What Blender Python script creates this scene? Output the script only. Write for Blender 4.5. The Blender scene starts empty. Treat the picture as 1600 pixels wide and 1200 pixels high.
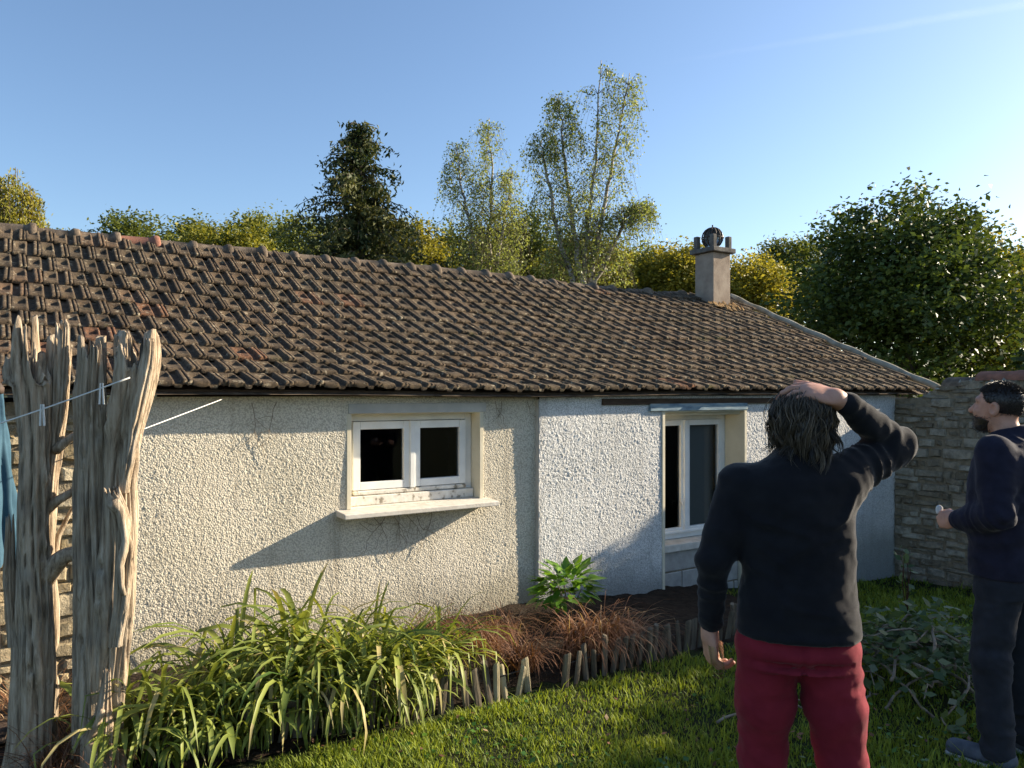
import bpy, math, random
import numpy as np
from mathutils import Vector, Matrix

random.seed(11)
rng = np.random.default_rng(11)
PI = math.pi
R = math.radians
scene = bpy.context.scene
COL = scene.collection

# ------------------------------------------------------------------ camera
CZ = 1.70                                   # camera height above the lawn
cam_d = bpy.data.cameras.new('camera')
cam = bpy.data.objects.new('camera', cam_d)
COL.objects.link(cam)
cam.location = (0, 0, CZ)
cam.rotation_euler = (R(90), 0, 0)
cam_d.sensor_width = 36.0
cam_d.lens = 27.0
cam_d.shift_y = 15.0 / 1600.0
cam_d.clip_start = 0.05
cam_d.clip_end = 90000.0
scene.camera = cam

# ------------------------------------------------------------------ sky, sun, exposure
TH = R(33.0)                                # direction of the house front against the picture plane
SUN_AZ = R(33.0 - 13.0)                     # from +X towards +Y
SUN_EL = R(21.5)
world = bpy.data.worlds.new('World')
scene.world = world
world.use_nodes = True
wn = world.node_tree.nodes
wl = world.node_tree.links
bg = wn['Background']
sky = wn.new('ShaderNodeTexSky')
sky.sky_type = 'NISHITA'
sky.sun_disc = False
sky.sun_elevation = SUN_EL
sky.sun_rotation = R(90) - SUN_AZ
sky.altitude = 100
sky.air_density = 1.0
sky.dust_density = 1.0
sky.ozone_density = 3.0
hs = wn.new('ShaderNodeHueSaturation')
hs.inputs['Saturation'].default_value = 1.0
hs.inputs['Value'].default_value = 1.18
wl.new(sky.outputs[0], hs.inputs['Color'])
wl.new(hs.outputs[0], bg.inputs[0])
bg.inputs[1].default_value = 0.074
sd = bpy.data.lights.new('sun', 'SUN')
sd.energy = 5.0
sd.angle = R(0.55)
sd.color = (1.0, 0.86, 0.66)
sun = bpy.data.objects.new('sun', sd)
COL.objects.link(sun)
S = Vector((math.cos(SUN_EL) * math.cos(SUN_AZ), math.cos(SUN_EL) * math.sin(SUN_AZ), math.sin(SUN_EL)))
sun.rotation_euler = S.to_track_quat('Z', 'Y').to_euler()
vs = scene.view_settings
vs.view_transform = 'Standard'
vs.look = 'None'
vs.exposure = 1.35
vs.gamma = 1.0
scene.cycles.max_bounces = 8
scene.cycles.transparent_max_bounces = 12
scene.cycles.use_denoising = True

# ------------------------------------------------------------------ helpers
def rs(a, b):
    return random.uniform(a, b)

def px(x, y, Y):
    """a photo pixel at depth Y -> world point"""
    return np.array([(x - 800.0) / 1200.0 * Y, Y, CZ - (y - 615.0) / 1200.0 * Y])

CU, SU = math.cos(TH), math.sin(TH)
def H(t, D, z=0.0):
    """house coordinates (along the front, away from the camera, up) -> world"""
    return np.array([CU * t - SU * D, SU * t + CU * D, z])

def to_house(x, y):
    return CU * x + SU * y, -SU * x + CU * y

def sstep(x, a, b):
    k = np.clip((np.asarray(x, float) - a) / (b - a), 0, 1)
    return k * k * (3 - 2 * k)

def vnoise(P, seed=0):
    """value noise in [-1, 1] on an (N, 3) array"""
    P = np.asarray(P, float)
    i = np.floor(P).astype(np.int64)
    f = P - i
    f = f * f * (3 - 2 * f)
    def h(ix, iy, iz):
        n = (ix * 374761393 + iy * 668265263 + iz * 2147483647 + seed * 974711) & 0xFFFFFFFF
        n = ((n ^ (n >> 13)) * 1274126177) & 0xFFFFFFFF
        n = ((n ^ (n >> 16)) * 2246822519) & 0xFFFFFFFF
        return (n ^ (n >> 15)) / 2147483648.0 - 1.0
    r = 0
    for dx in (0, 1):
        wx = f[:, 0] if dx else 1 - f[:, 0]
        for dy in (0, 1):
            wy = f[:, 1] if dy else 1 - f[:, 1]
            for dz in (0, 1):
                wz = f[:, 2] if dz else 1 - f[:, 2]
                r = r + wx * wy * wz * h(i[:, 0] + dx, i[:, 1] + dy, i[:, 2] + dz)
    return r

def fbm(P, octv=3, seed=0):
    r = 0; a = 1.0; s = 0
    for k in range(octv):
        r = r + a * vnoise(P * (2.03 ** k), seed + 17 * k); s += a; a *= 0.5
    return r / s

def ground_z(x, y):
    x = np.asarray(x, float); y = np.asarray(y, float)
    t, D = to_house(x, y)
    z = -0.10 * sstep(D, 2.2, 5.0) - 0.40 * sstep(t, 3.3, 9.0) * sstep(D, 1.5, 5.0)
    P = np.stack([x * 0.9, y * 0.9, 0 * x], -1).reshape(-1, 3)
    near = np.exp(-((x * x + y * y) / 900.0))
    z = z + (0.035 * vnoise(P, 3) + 0.012 * vnoise(P * 3.7, 4)).reshape(x.shape) * near
    return z

class MB:
    """collects vertices and faces of one mesh"""
    def __init__(s):
        s.v = []; s.f = []; s.n = 0
    def add(s, V, F):
        V = np.asarray(V, float)
        s.v.append(V)
        s.f.append([[int(i) + s.n for i in f] for f in F])
        s.n += len(V)
        return s
    def box(s, a, b):
        x0, y0, z0 = a; x1, y1, z1 = b
        V = [(x0, y0, z0), (x1, y0, z0), (x1, y1, z0), (x0, y1, z0), (x0, y0, z1), (x1, y0, z1), (x1, y1, z1), (x0, y1, z1)]
        return s.add(V, [(0, 3, 2, 1), (4, 5, 6, 7), (0, 1, 5, 4), (1, 2, 6, 5), (2, 3, 7, 6), (3, 0, 4, 7)])
    def tube(s, pts, rad, n=6, cap=True):
        V, F = tube_geo(pts, rad, n, cap)
        return s.add(V, F)
    def build(s, name, mat, parent=None, smooth=False, bevel=0):
        V = np.concatenate(s.v); F = [f for b in s.f for f in b]
        me = bpy.data.meshes.new(name)
        me.from_pydata(V.tolist(), [], F)
        if smooth:
            me.polygons.foreach_set('use_smooth', [True] * len(me.polygons))
        o = link(name, me, mat, parent)
        if bevel:
            m = o.modifiers.new('bevel', 'BEVEL'); m.width = bevel; m.segments = 2; m.limit_method = 'ANGLE'
        return o

def tube_geo(pts, rad, n=6, cap=True):
    pts = np.asarray(pts, float); m = len(pts)
    rad = np.broadcast_to(np.asarray(rad, float), (m,))
    tg = np.gradient(pts, axis=0)
    tg /= np.linalg.norm(tg, axis=1)[:, None] + 1e-9
    ref = np.array([0, 0, 1.0]) if abs(tg[:, 2]).mean() < 0.8 else np.array([1.0, 0, 0])
    a = np.cross(tg, ref); a /= np.linalg.norm(a, axis=1)[:, None] + 1e-9
    b = np.cross(tg, a)
    an = np.arange(n) * 2 * PI / n
    V = (pts[:, None, :] + rad[:, None, None] * (np.cos(an)[None, :, None] * a[:, None, :] + np.sin(an)[None, :, None] * b[:, None, :])).reshape(-1, 3)
    F = []
    for i in range(m - 1):
        for j in range(n):
            k = (j + 1) % n
            F.append((i * n + j, i * n + k, (i + 1) * n + k, (i + 1) * n + j))
    if cap:
        F.append(tuple(range(n - 1, -1, -1))); F.append(tuple((m - 1) * n + j for j in range(n)))
    return V, F

def fast_mesh(name, V, F, attrs=None, smooth=False):
    """V (N,3), F (M,3) or (M,4) arrays -> mesh; attrs: name -> per-vertex floats"""
    me = bpy.data.meshes.new(name)
    V = np.ascontiguousarray(V, np.float32); F = np.ascontiguousarray(F, np.int32)
    k = F.shape[1]
    me.vertices.add(len(V)); me.vertices.foreach_set('co', V.ravel())
    me.loops.add(F.size); me.loops.foreach_set('vertex_index', F.ravel())
    me.polygons.add(len(F)); me.polygons.foreach_set('loop_start', np.arange(0, F.size, k, dtype=np.int32))
    if smooth:
        me.polygons.foreach_set('use_smooth', np.ones(len(F), bool))
    me.update(calc_edges=True)
    for an, av in (attrs or {}).items():
        at = me.attributes.new(an, 'FLOAT', 'POINT')
        at.data.foreach_set('value', np.ascontiguousarray(av, np.float32))
    me.validate()
    return me

def link(name, me, mat=None, parent=None):
    o = bpy.data.objects.new(name, me)
    COL.objects.link(o)
    if mat is not None and me is not None and not me.materials:
        me.materials.append(mat)
    if parent is not None:
        o.parent = parent
    return o

def thing(name, label, cat, loc=(0, 0, 0), rotz=0.0, group=None):
    o = bpy.data.objects.new(name, None); COL.objects.link(o)
    o.empty_display_size = 0.2
    o.location = [float(c) for c in loc]; o.rotation_euler = (0, 0, rotz)
    return tag(o, label, cat, group)

def tag(o, label, cat, group=None):
    o['label'] = label; o['category'] = cat
    if group: o['group'] = group
    return o

def struct(o):
    o['kind'] = 'structure'
    return o

# ------------------------------------------------------------------ materials
class NT:
    def __init__(s, name):
        s.m = bpy.data.materials.new(name); s.m.use_nodes = True
        s.t = s.m.node_tree; s.b = s.t.nodes['Principled BSDF']
        s.pos = None
    def n(s, typ, **kw):
        nd = s.t.nodes.new(typ)
        for k, v in kw.items():
            if k.startswith('i_'):
                nd.inputs[k[2:].replace('_', ' ')].default_value = v
            else:
                setattr(nd, k, v)
        return nd
    def l(s, a, b): s.t.links.new(a, b)
    def coords(s, kind='pos', scale=(1, 1, 1)):
        if kind == 'pos':
            o = s.n('ShaderNodeNewGeometry').outputs['Position']
        else:
            o = s.n('ShaderNodeTexCoord').outputs['Object']
        if scale != (1, 1, 1):
            mp = s.n('ShaderNodeMapping'); mp.inputs['Scale'].default_value = scale
            s.l(o, mp.inputs[0]); o = mp.outputs[0]
        return o
    def noise(s, vec, scale, detail=4, rough=0.55):
        nd = s.n('ShaderNodeTexNoise'); nd.inputs['Scale'].default_value = scale
        nd.inputs['Detail'].default_value = detail; nd.inputs['Roughness'].default_value = rough
        s.l(vec, nd.inputs['Vector']); return nd.outputs['Fac']
    def ramp(s, fac, stops):
        nd = s.n('ShaderNodeValToRGB'); cr = nd.color_ramp
        while len(cr.elements) < len(stops): cr.elements.new(0.5)
        for e, (p, c) in zip(cr.elements, stops):
            e.position = p; e.color = tuple(c) + (1,) if len(c) == 3 else c
        s.l(fac, nd.inputs[0]); return nd.outputs[0]
    def mix(s, fac, a, b, mode='MIX'):
        nd = s.n('ShaderNodeMix', data_type='RGBA', blend_type=mode)
        for sock, val in ((nd.inputs[0], fac), (nd.inputs[6], a), (nd.inputs[7], b)):
            if hasattr(val, 'is_linked'): s.l(val, sock)
            elif isinstance(val, (tuple, list)): sock.default_value = tuple(val) + (1,)
            else: sock.default_value = val
        return nd.outputs[2]
    def math(s, op, a, b=0.5):
        nd = s.n('ShaderNodeMath', operation=op)
        for sock, val in ((nd.inputs[0], a), (nd.inputs[1], b)):
            if hasattr(val, 'is_linked'): s.l(val, sock)
            else: sock.default_value = val
        return nd.outputs[0]
    def bump(s, h, strength=0.5, dist=0.01):
        nd = s.n('ShaderNodeBump'); nd.inputs['Strength'].default_value = strength
        nd.inputs['Distance'].default_value = dist
        s.l(h, nd.inputs['Height']); s.l(nd.outputs[0], s.b.inputs['Normal'])
    def col(s, c):
        if hasattr(c, 'is_linked'): s.l(c, s.b.inputs['Base Color'])
        else: s.b.inputs['Base Color'].default_value = tuple(c) + (1,)
    def rough(s, v, spec=0.3):
        s.b.inputs['Roughness'].default_value = v
        s.b.inputs['Specular IOR Level'].default_value = spec

def noisy(name, stops, scale=8, rough=0.85, spec=0.25, bump=0.3, bscale=60, bdist=0.005, kind='pos', stretch=(1, 1, 1), detail=5):
    k = NT(name)
    v = k.coords(kind, stretch)
    k.col(k.ramp(k.noise(v, scale, detail), stops))
    k.rough(rough, spec)
    if bump:
        k.bump(k.noise(v, bscale, 4), bump, bdist)
    return k.m

def leafmat(name, c0, c1, rough=0.55, trans=0.35, spec=0.3, spots=None):
    """leaf colour runs from c0 to c1 with the 'tone' attribute; some light passes through"""
    k = NT(name)
    at = k.n('ShaderNodeAttribute', attribute_name='tone')
    oi = k.n('ShaderNodeObjectInfo')
    tn = k.math('ADD', at.outputs['Fac'], k.math('MULTIPLY', k.math('SUBTRACT', oi.outputs['Random'], 0.5), 0.5))
    c = k.ramp(tn, [(0.0, c0), (1.0, c1)])
    if spots:
        c = k.mix(k.math('MULTIPLY', k.math('GREATER_THAN', tn, 0.86), 0.85), c, spots)
    k.col(c); k.rough(rough, spec)
    tr = k.n('ShaderNodeBsdfTranslucent'); k.l(k.mix(1.0, c, (1.25, 1.15, 0.6), 'MULTIPLY'), tr.inputs[0])
    mx = k.n('ShaderNodeMixShader'); mx.inputs[0].default_value = trans
    k.l(k.b.outputs[0], mx.inputs[1]); k.l(tr.outputs[0], mx.inputs[2])
    k.l(mx.outputs[0], k.t.nodes['Material Output'].inputs[0])
    return k.m
M = {}
# ground and lawn
k = NT('soil_and_turf')
v = k.coords('pos')
c = k.ramp(k.noise(v, 1.6, 5), [(0.3, (0.030, 0.026, 0.014)), (0.55, (0.035, 0.045, 0.014)), (0.75, (0.05, 0.07, 0.02))])
k.col(k.mix(k.noise(v, 40, 3), c, (0.02, 0.025, 0.01)))
k.rough(0.95, 0.1); k.bump(k.noise(v, 55, 4), 0.8, 0.03)
M['ground'] = k.m
M['soil'] = noisy('garden_soil', [(0.3, (0.018, 0.013, 0.009)), (0.7, (0.05, 0.036, 0.025))], 14, 0.95, 0.1, 0.9, 45, 0.03)
M['grass'] = leafmat('grass_blade', (0.055, 0.11, 0.014), (0.28, 0.34, 0.045), 0.6, 0.4, 0.2)

# rendered walls
def render_mat(name, base, base2, dirt, damp):
    k = NT(name)
    v = k.coords('obj')
    c = k.ramp(k.noise(v, 2.2, 5), [(0.3, base), (0.7, base2)])
    # streaks of dirt running down
    s1 = k.noise(k.coords('obj', (5.5, 5.5, 0.5)), 1.6, 5, 0.65)
    c = k.mix(k.ramp(s1, [(0.54, (0, 0, 0)), (0.72, (0.55, 0.55, 0.55))]), c, dirt)
    # darker in the gaps between the grains of the roughcast
    vo = k.n('ShaderNodeTexVoronoi'); vo.inputs['Scale'].default_value = 90; vo.inputs['Randomness'].default_value = 1.0; k.l(v, vo.inputs['Vector'])
    g = vo.outputs['Distance']
    c = k.mix(k.ramp(k.math('ADD', g, k.math('MULTIPLY', k.noise(v, 30, 3), 0.35)), [(0.58, (0, 0, 0)), (0.85, (0.5, 0.5, 0.5))]), c, dirt)
    # rising damp near the ground
    sx = k.n('ShaderNodeSeparateXYZ'); k.l(v, sx.inputs[0])
    w = k.math('ADD', sx.outputs['Z'], k.math('MULTIPLY', k.noise(v, 3.0, 4), 0.5))
    c = k.mix(k.ramp(w, [(0.18, (0.75, 0.75, 0.75)), (0.55, (0, 0, 0))]), c, damp)
    # blotches of algae
    b = k.noise(v, 6.5, 4)
    c = k.mix(k.ramp(b, [(0.66, (0, 0, 0)), (0.78, (0.5, 0.5, 0.5))]), c, damp)
    k.col(c); k.rough(0.92, 0.15)
    k.bump(k.math('SUBTRACT', k.math('MULTIPLY', k.noise(v, 120, 3, 0.7), 0.6), g), 0.7, 0.005)
    return k.m
M['cream'] = render_mat('cream_roughcast', (0.63, 0.575, 0.455), (0.73, 0.67, 0.55), (0.27, 0.23, 0.17), (0.27, 0.25, 0.18))
M['white'] = render_mat('white_roughcast', (0.66, 0.65, 0.62), (0.77, 0.76, 0.73), (0.26, 0.25, 0.225), (0.24, 0.24, 0.21))
M['smooth_render'] = noisy('smooth_cement', [(0.3, (0.38, 0.37, 0.34)), (0.7, (0.55, 0.53, 0.48))], 5, 0.9, 0.2, 0.35, 40, 0.006)
M['reveal'] = noisy('cream_painted_reveal', [(0.3, (0.58, 0.52, 0.38)), (0.7, (0.70, 0.64, 0.49))], 5, 0.8, 0.25, 0.25, 60, 0.004)
M['block'] = noisy('cement_block', [(0.3, (0.27, 0.26, 0.24)), (0.7, (0.42, 0.40, 0.36))], 9, 0.95, 0.15, 0.5, 80, 0.005)
M['mortar'] = noisy('lime_mortar', [(0.3, (0.16, 0.13, 0.09)), (0.7, (0.31, 0.26, 0.18))], 16, 0.95, 0.1, 0.9, 60, 0.02)

# roof tiles
k = NT('weathered_roof_tile')
v = k.coords('pos')
at = k.n('ShaderNodeAttribute', attribute_name='tone')
c = k.ramp(at.outputs['Fac'], [(0.0, (0.062, 0.043, 0.028)), (0.5, (0.115, 0.081, 0.053)), (0.85, (0.155, 0.110, 0.072)), (1.0, (0.185, 0.088, 0.050))])
c = k.mix(k.ramp(k.noise(v, 1.1, 4), [(0.35, (0.6, 0.6, 0.6)), (0.7, (0, 0, 0))]), c, (0.095, 0.078, 0.054))
c = k.mix(k.ramp(k.noise(v, 26, 5, 0.7), [(0.47, (0, 0, 0)), (0.62, (0.85, 0.85, 0.85))]), c, (0.050, 0.041, 0.034))
c = k.mix(k.ramp(k.noise(v, 17, 4, 0.7), [(0.57, (0, 0, 0)), (0.70, (0.8, 0.8, 0.8))]), c, (0.42, 0.36, 0.255))
c = k.mix(k.ramp(k.noise(v, 3.1, 5, 0.7), [(0.60, (0, 0, 0)), (0.72, (0.55, 0.55, 0.55))]), c, (0.085, 0.085, 0.035))
k.col(c); k.rough(0.95, 0.08); k.bump(k.noise(v, 85, 5, 0.75), 1.0, 0.010)
M['tile'] = k.m
M['ridge'] = noisy('weathered_ridge_tile', [(0.25, (0.06, 0.048, 0.034)), (0.5, (0.125, 0.095, 0.068)), (0.75, (0.25, 0.195, 0.14))], 11, 0.9, 0.2, 0.7, 90, 0.008)
M['ridge_red'] = noisy('red_ridge_tile', [(0.3, (0.17, 0.085, 0.06)), (0.7, (0.33, 0.15, 0.10))], 11, 0.9, 0.2, 0.6, 90, 0.008)
M['verge'] = noisy('verge_mortar', [(0.3, (0.22, 0.20, 0.15)), (0.7, (0.42, 0.39, 0.31))], 8, 0.95, 0.1, 0.7, 60, 0.01)
M['dark_wood'] = noisy('dark_eave_timber', [(0.3, (0.045, 0.030, 0.020)), (0.7, (0.10, 0.068, 0.045))], 6, 0.85, 0.2, 0.4, 60, 0.004, stretch=(1, 1, 6))
M['chim_front'] = noisy('brownish_chimney_render', [(0.3, (0.24, 0.19, 0.15)), (0.7, (0.36, 0.30, 0.24))], 7, 0.95, 0.1, 0.5, 60, 0.008)
M['chim_dark'] = noisy('sooty_cement', [(0.3, (0.08, 0.075, 0.07)), (0.7, (0.19, 0.18, 0.16))], 8, 0.95, 0.1, 0.5, 60, 0.008)
M['moss'] = noisy('orange_lichen_mortar', [(0.3, (0.22, 0.13, 0.055)), (0.7, (0.36, 0.24, 0.12))], 16, 0.95, 0.1, 0.8, 60, 0.02)
k = NT('galvanised_metal'); k.col((0.42, 0.46, 0.48)); k.b.inputs['Metallic'].default_value = 0.85; k.rough(0.42, 0.5); M['zinc'] = k.m
k = NT('dark_iron'); k.col(k.ramp(k.noise(k.coords('pos'), 30), [(0.3, (0.03, 0.028, 0.025)), (0.7, (0.09, 0.06, 0.045))])); k.rough(0.7, 0.3); M['iron'] = k.m

# windows
M['paint'] = noisy('white_window_paint', [(0.35, (0.70, 0.70, 0.67)), (0.6, (0.80, 0.80, 0.77))], 6, 0.45, 0.4, 0.12, 50, 0.003)
M['old_paint'] = noisy('flaking_white_paint', [(0.36, (0.24, 0.21, 0.16)), (0.43, (0.62, 0.58, 0.50)), (0.7, (0.76, 0.73, 0.66))], 16, 0.7, 0.3, 0.5, 40, 0.006)
M['sill'] = noisy('pale_stone_sill', [(0.3, (0.50, 0.46, 0.39)), (0.7, (0.68, 0.64, 0.57))], 14, 0.85, 0.2, 0.35, 60, 0.005)
M['blue_wood'] = noisy('faded_blue_timber', [(0.35, (0.13, 0.19, 0.24)), (0.52, (0.22, 0.31, 0.36)), (0.7, (0.36, 0.38, 0.35))], 7, 0.8, 0.2, 0.4, 60, 0.004, stretch=(1, 1, 5))
k = NT('window_glass')
k.col((0.02, 0.023, 0.025)); k.rough(0.04, 0.5)
k.b.inputs['Transmission Weight'].default_value = 0.75
k.b.inputs['IOR'].default_value = 1.45
gb = k.n('ShaderNodeBsdfTransparent'); gb.inputs[0].default_value = (0.93, 0.95, 0.95, 1)
gl = k.n('ShaderNodeBsdfGlossy'); gl.inputs['Roughness'].default_value = 0.03
fr = k.n('ShaderNodeFresnel'); fr.inputs[0].default_value = 1.5
mx = k.n('ShaderNodeMixShader'); k.l(fr.outputs[0], mx.inputs[0]); k.l(gb.outputs[0], mx.inputs[1]); k.l(gl.outputs[0], mx.inputs[2])
k.l(mx.outputs[0], k.t.nodes['Material Output'].inputs[0])
M['glass'] = k.m
k = NT('clear_glass')
gb = k.n('ShaderNodeBsdfTransparent'); gb.inputs[0].default_value = (0.97, 0.985, 0.98, 1)
gl = k.n('ShaderNodeBsdfGlossy'); gl.inputs['Roughness'].default_value = 0.06
fr = k.n('ShaderNodeLayerWeight')
mx = k.n('ShaderNodeMixShader'); k.l(k.math('MULTIPLY', k.math('POWER', fr.outputs['Facing'], 4.0), 0.6), mx.inputs[0]); k.l(gb.outputs[0], mx.inputs[1]); k.l(gl.outputs[0], mx.inputs[2])
k.l(mx.outputs[0], k.t.nodes['Material Output'].inputs[0])
M['clear'] = k.m
k = NT('dark_room'); k.col((0.035, 0.032, 0.03)); k.rough(0.9, 0.1); M['room'] = k.m
k = NT('grey_curtain'); k.col((0.15, 0.16, 0.16)); k.rough(0.95, 0.05); M['curtain'] = k.m

# stones
def stone(name, a, b, c3):
    k = NT(name); v = k.coords('pos'); oi = k.n('ShaderNodeObjectInfo')
    c = k.ramp(oi.outputs['Random'], [(0.0, a), (0.5, b), (1.0, c3)])
    c = k.mix(k.ramp(k.noise(v, 9, 5, 0.7), [(0.42, (0, 0, 0)), (0.66, (0.7, 0.7, 0.7))]), c, (0.10, 0.085, 0.06))
    c = k.mix(k.ramp(k.noise(v, 22, 4, 0.7), [(0.58, (0, 0, 0)), (0.70, (0.6, 0.6, 0.6))]), c, (0.40, 0.38, 0.32))
    k.col(c); k.rough(0.95, 0.1); k.bump(k.noise(v, 38, 5, 0.7), 0.9, 0.02)
    return k.m
M['stone'] = stone('rubble_limestone', (0.20, 0.165, 0.115), (0.31, 0.265, 0.195), (0.42, 0.38, 0.30))
M['stone_warm'] = stone('warm_rubble_stone', (0.30, 0.23, 0.13), (0.45, 0.36, 0.22), (0.55, 0.47, 0.33))
M['pale_stone'] = noisy('pale_flat_stone', [(0.3, (0.42, 0.42, 0.39)), (0.7, (0.60, 0.59, 0.55))], 20, 0.9, 0.2, 0.6, 60, 0.01)

# dead wood
k = NT('weathered_dead_wood')
v = k.coords('obj', (1, 1, 0.07))
g = k.noise(v, 55, 6, 0.7)
g2 = k.noise(k.coords('obj', (1, 1, 0.22)), 9, 5, 0.6)
c = k.ramp(g, [(0.30, (0.095, 0.068, 0.045)), (0.46, (0.37, 0.285, 0.195)), (0.70, (0.64, 0.54, 0.41))])
c = k.mix(k.ramp(g2, [(0.50, (0, 0, 0)), (0.74, (0.6, 0.6, 0.6))]), c, (0.30, 0.20, 0.125))
c = k.mix(k.ramp(k.noise(k.coords('obj'), 4, 4), [(0.5, (0, 0, 0)), (0.7, (0.6, 0.6, 0.6))]), c, (0.16, 0.155, 0.145))
k.col(c); k.rough(0.9, 0.15)
hh = k.math('ADD', g, k.math('MULTIPLY', k.noise(v, 22, 4), 0.8))
k.bump(hh, 1.0, 0.016)
M['deadwood'] = k.m
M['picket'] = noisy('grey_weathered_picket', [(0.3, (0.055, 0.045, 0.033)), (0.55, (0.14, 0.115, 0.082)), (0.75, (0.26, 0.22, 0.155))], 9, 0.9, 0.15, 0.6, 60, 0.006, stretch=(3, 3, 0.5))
M['picket_pale'] = noisy('pale_sunlit_picket', [(0.3, (0.20, 0.165, 0.10)), (0.55, (0.36, 0.31, 0.20)), (0.75, (0.48, 0.43, 0.30))], 9, 0.9, 0.15, 0.6, 60, 0.006, stretch=(3, 3, 0.5))  # paler copy of the picket wood, with sunlight put into its colour
M['twig'] = noisy('grey_twig', [(0.3, (0.11, 0.085, 0.06)), (0.7, (0.30, 0.25, 0.19))], 25, 0.85, 0.2, 0.3, 90, 0.003)
M['bark'] = noisy('tree_bark', [(0.3, (0.055, 0.045, 0.035)), (0.7, (0.15, 0.125, 0.095))], 7, 0.95, 0.1, 0.6, 30, 0.02, stretch=(1, 1, 0.3))
M['birchbark'] = noisy('birch_bark', [(0.38, (0.12, 0.10, 0.08)), (0.5, (0.42, 0.38, 0.32)), (0.75, (0.55, 0.51, 0.44))], 7, 0.8, 0.2, 0.3, 30, 0.01, stretch=(1, 1, 3))
M['string'] = noisy('white_line', [(0.3, (0.60, 0.60, 0.56)), (0.7, (0.75, 0.75, 0.72))], 80, 0.7, 0.3, 0)

# foliage
M['strap'] = leafmat('strap_leaf', (0.060, 0.115, 0.022), (0.34, 0.37, 0.08), 0.5, 0.34, 0.3, (0.44, 0.36, 0.17))
M['dry'] = leafmat('dry_red_blade', (0.095, 0.042, 0.024), (0.36, 0.185, 0.10), 0.6, 0.30, 0.25, (0.47, 0.34, 0.20))
M['laurel'] = leafmat('glossy_broad_leaf', (0.050, 0.13, 0.016), (0.19, 0.36, 0.035), 0.28, 0.35, 0.5)
M['maple'] = leafmat('dark_maple_leaf', (0.024, 0.046, 0.012), (0.090, 0.130, 0.026), 0.5, 0.26, 0.3)
M['olive'] = leafmat('mid_green_leaf', (0.065, 0.090, 0.018), (0.21, 0.235, 0.055), 0.55, 0.36, 0.25)
M['autumn'] = leafmat('yellowing_leaf', (0.120, 0.140, 0.022), (0.36, 0.32, 0.05), 0.55, 0.38, 0.25)
M['birch'] = leafmat('birch_leaf', (0.13, 0.175, 0.045), (0.36, 0.41, 0.13), 0.5, 0.42, 0.35)
M['conifer'] = leafmat('conifer_spray', (0.030, 0.050, 0.018), (0.20, 0.195, 0.07), 0.6, 0.22, 0.2)
M['cut'] = leafmat('wilting_leaf', (0.045, 0.085, 0.032), (0.16, 0.21, 0.09), 0.45, 0.3, 0.35)

# cloth, skin, hair
def cloth(name, c, c2, rough=0.92, sheen=0.3, bs=420, stretch=(1, 1, 1)):
    k = NT(name); v = k.coords('obj', stretch)
    k.col(k.ramp(k.noise(v, 14, 5), [(0.3, c), (0.7, c2)]))
    k.rough(rough, 0.15); k.b.inputs['Sheen Weight'].default_value = sheen
    k.b.inputs['Sheen Roughness'].default_value = 0.4
    k.bump(k.noise(v, bs, 3, 0.7), 0.35, 0.003)
    return k.m
M['fleece'] = cloth('black_knit', (0.009, 0.009, 0.012), (0.014, 0.014, 0.017), 0.95, 0.18)
M['navy'] = cloth('navy_sweatshirt', (0.013, 0.013, 0.024), (0.020, 0.020, 0.036), 0.9, 0.10)
M['red'] = cloth('red_cotton_twill', (0.155, 0.012, 0.022), (0.215, 0.018, 0.030), 0.85, 0.08)
M['denim'] = cloth('dark_work_trousers', (0.016, 0.018, 0.024), (0.028, 0.031, 0.040), 0.9, 0.05)
M['whiteshirt'] = cloth('white_undershirt', (0.55, 0.55, 0.54), (0.65, 0.65, 0.64), 0.9, 0.05)
M['skin'] = None
k = NT('skin'); v = k.coords('obj')
k.col(k.ramp(k.noise(v, 28, 4), [(0.3, (0.40, 0.20, 0.135)), (0.7, (0.52, 0.28, 0.195))]))
k.rough(0.52, 0.35); k.b.inputs['Subsurface Weight'].default_value = 0.12; k.b.inputs['Subsurface Radius'].default_value = (0.012, 0.005, 0.003)
k.bump(k.noise(v, 260, 3), 0.15, 0.002)
M['skin'] = k.m
def hairmat(name, c0, c1):
    k = NT(name); at = k.n('ShaderNodeAttribute', attribute_name='tone')
    k.col(k.ramp(at.outputs['Fac'], [(0, c0), (1, c1)])); k.rough(0.42, 0.5)
    return k.m
M['hair_grey'] = hairmat('greying_brown_hair', (0.016, 0.012, 0.008), (0.15, 0.112, 0.07))
M['hair_dark'] = hairmat('short_dark_hair', (0.012, 0.009, 0.008), (0.055, 0.038, 0.026))
M['shoe'] = noisy('grey_blue_shoe', [(0.3, (0.045, 0.055, 0.07)), (0.7, (0.10, 0.115, 0.14))], 20, 0.8, 0.3, 0.3, 90, 0.003)
M['sole'] = noisy('pale_sole', [(0.3, (0.40, 0.40, 0.38)), (0.7, (0.55, 0.55, 0.52))], 20, 0.8, 0.3, 0)
M['parasol'] = cloth('faded_blue_parasol_cloth', (0.030, 0.075, 0.115), (0.048, 0.105, 0.150), 0.8, 0.1, 300)
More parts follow.
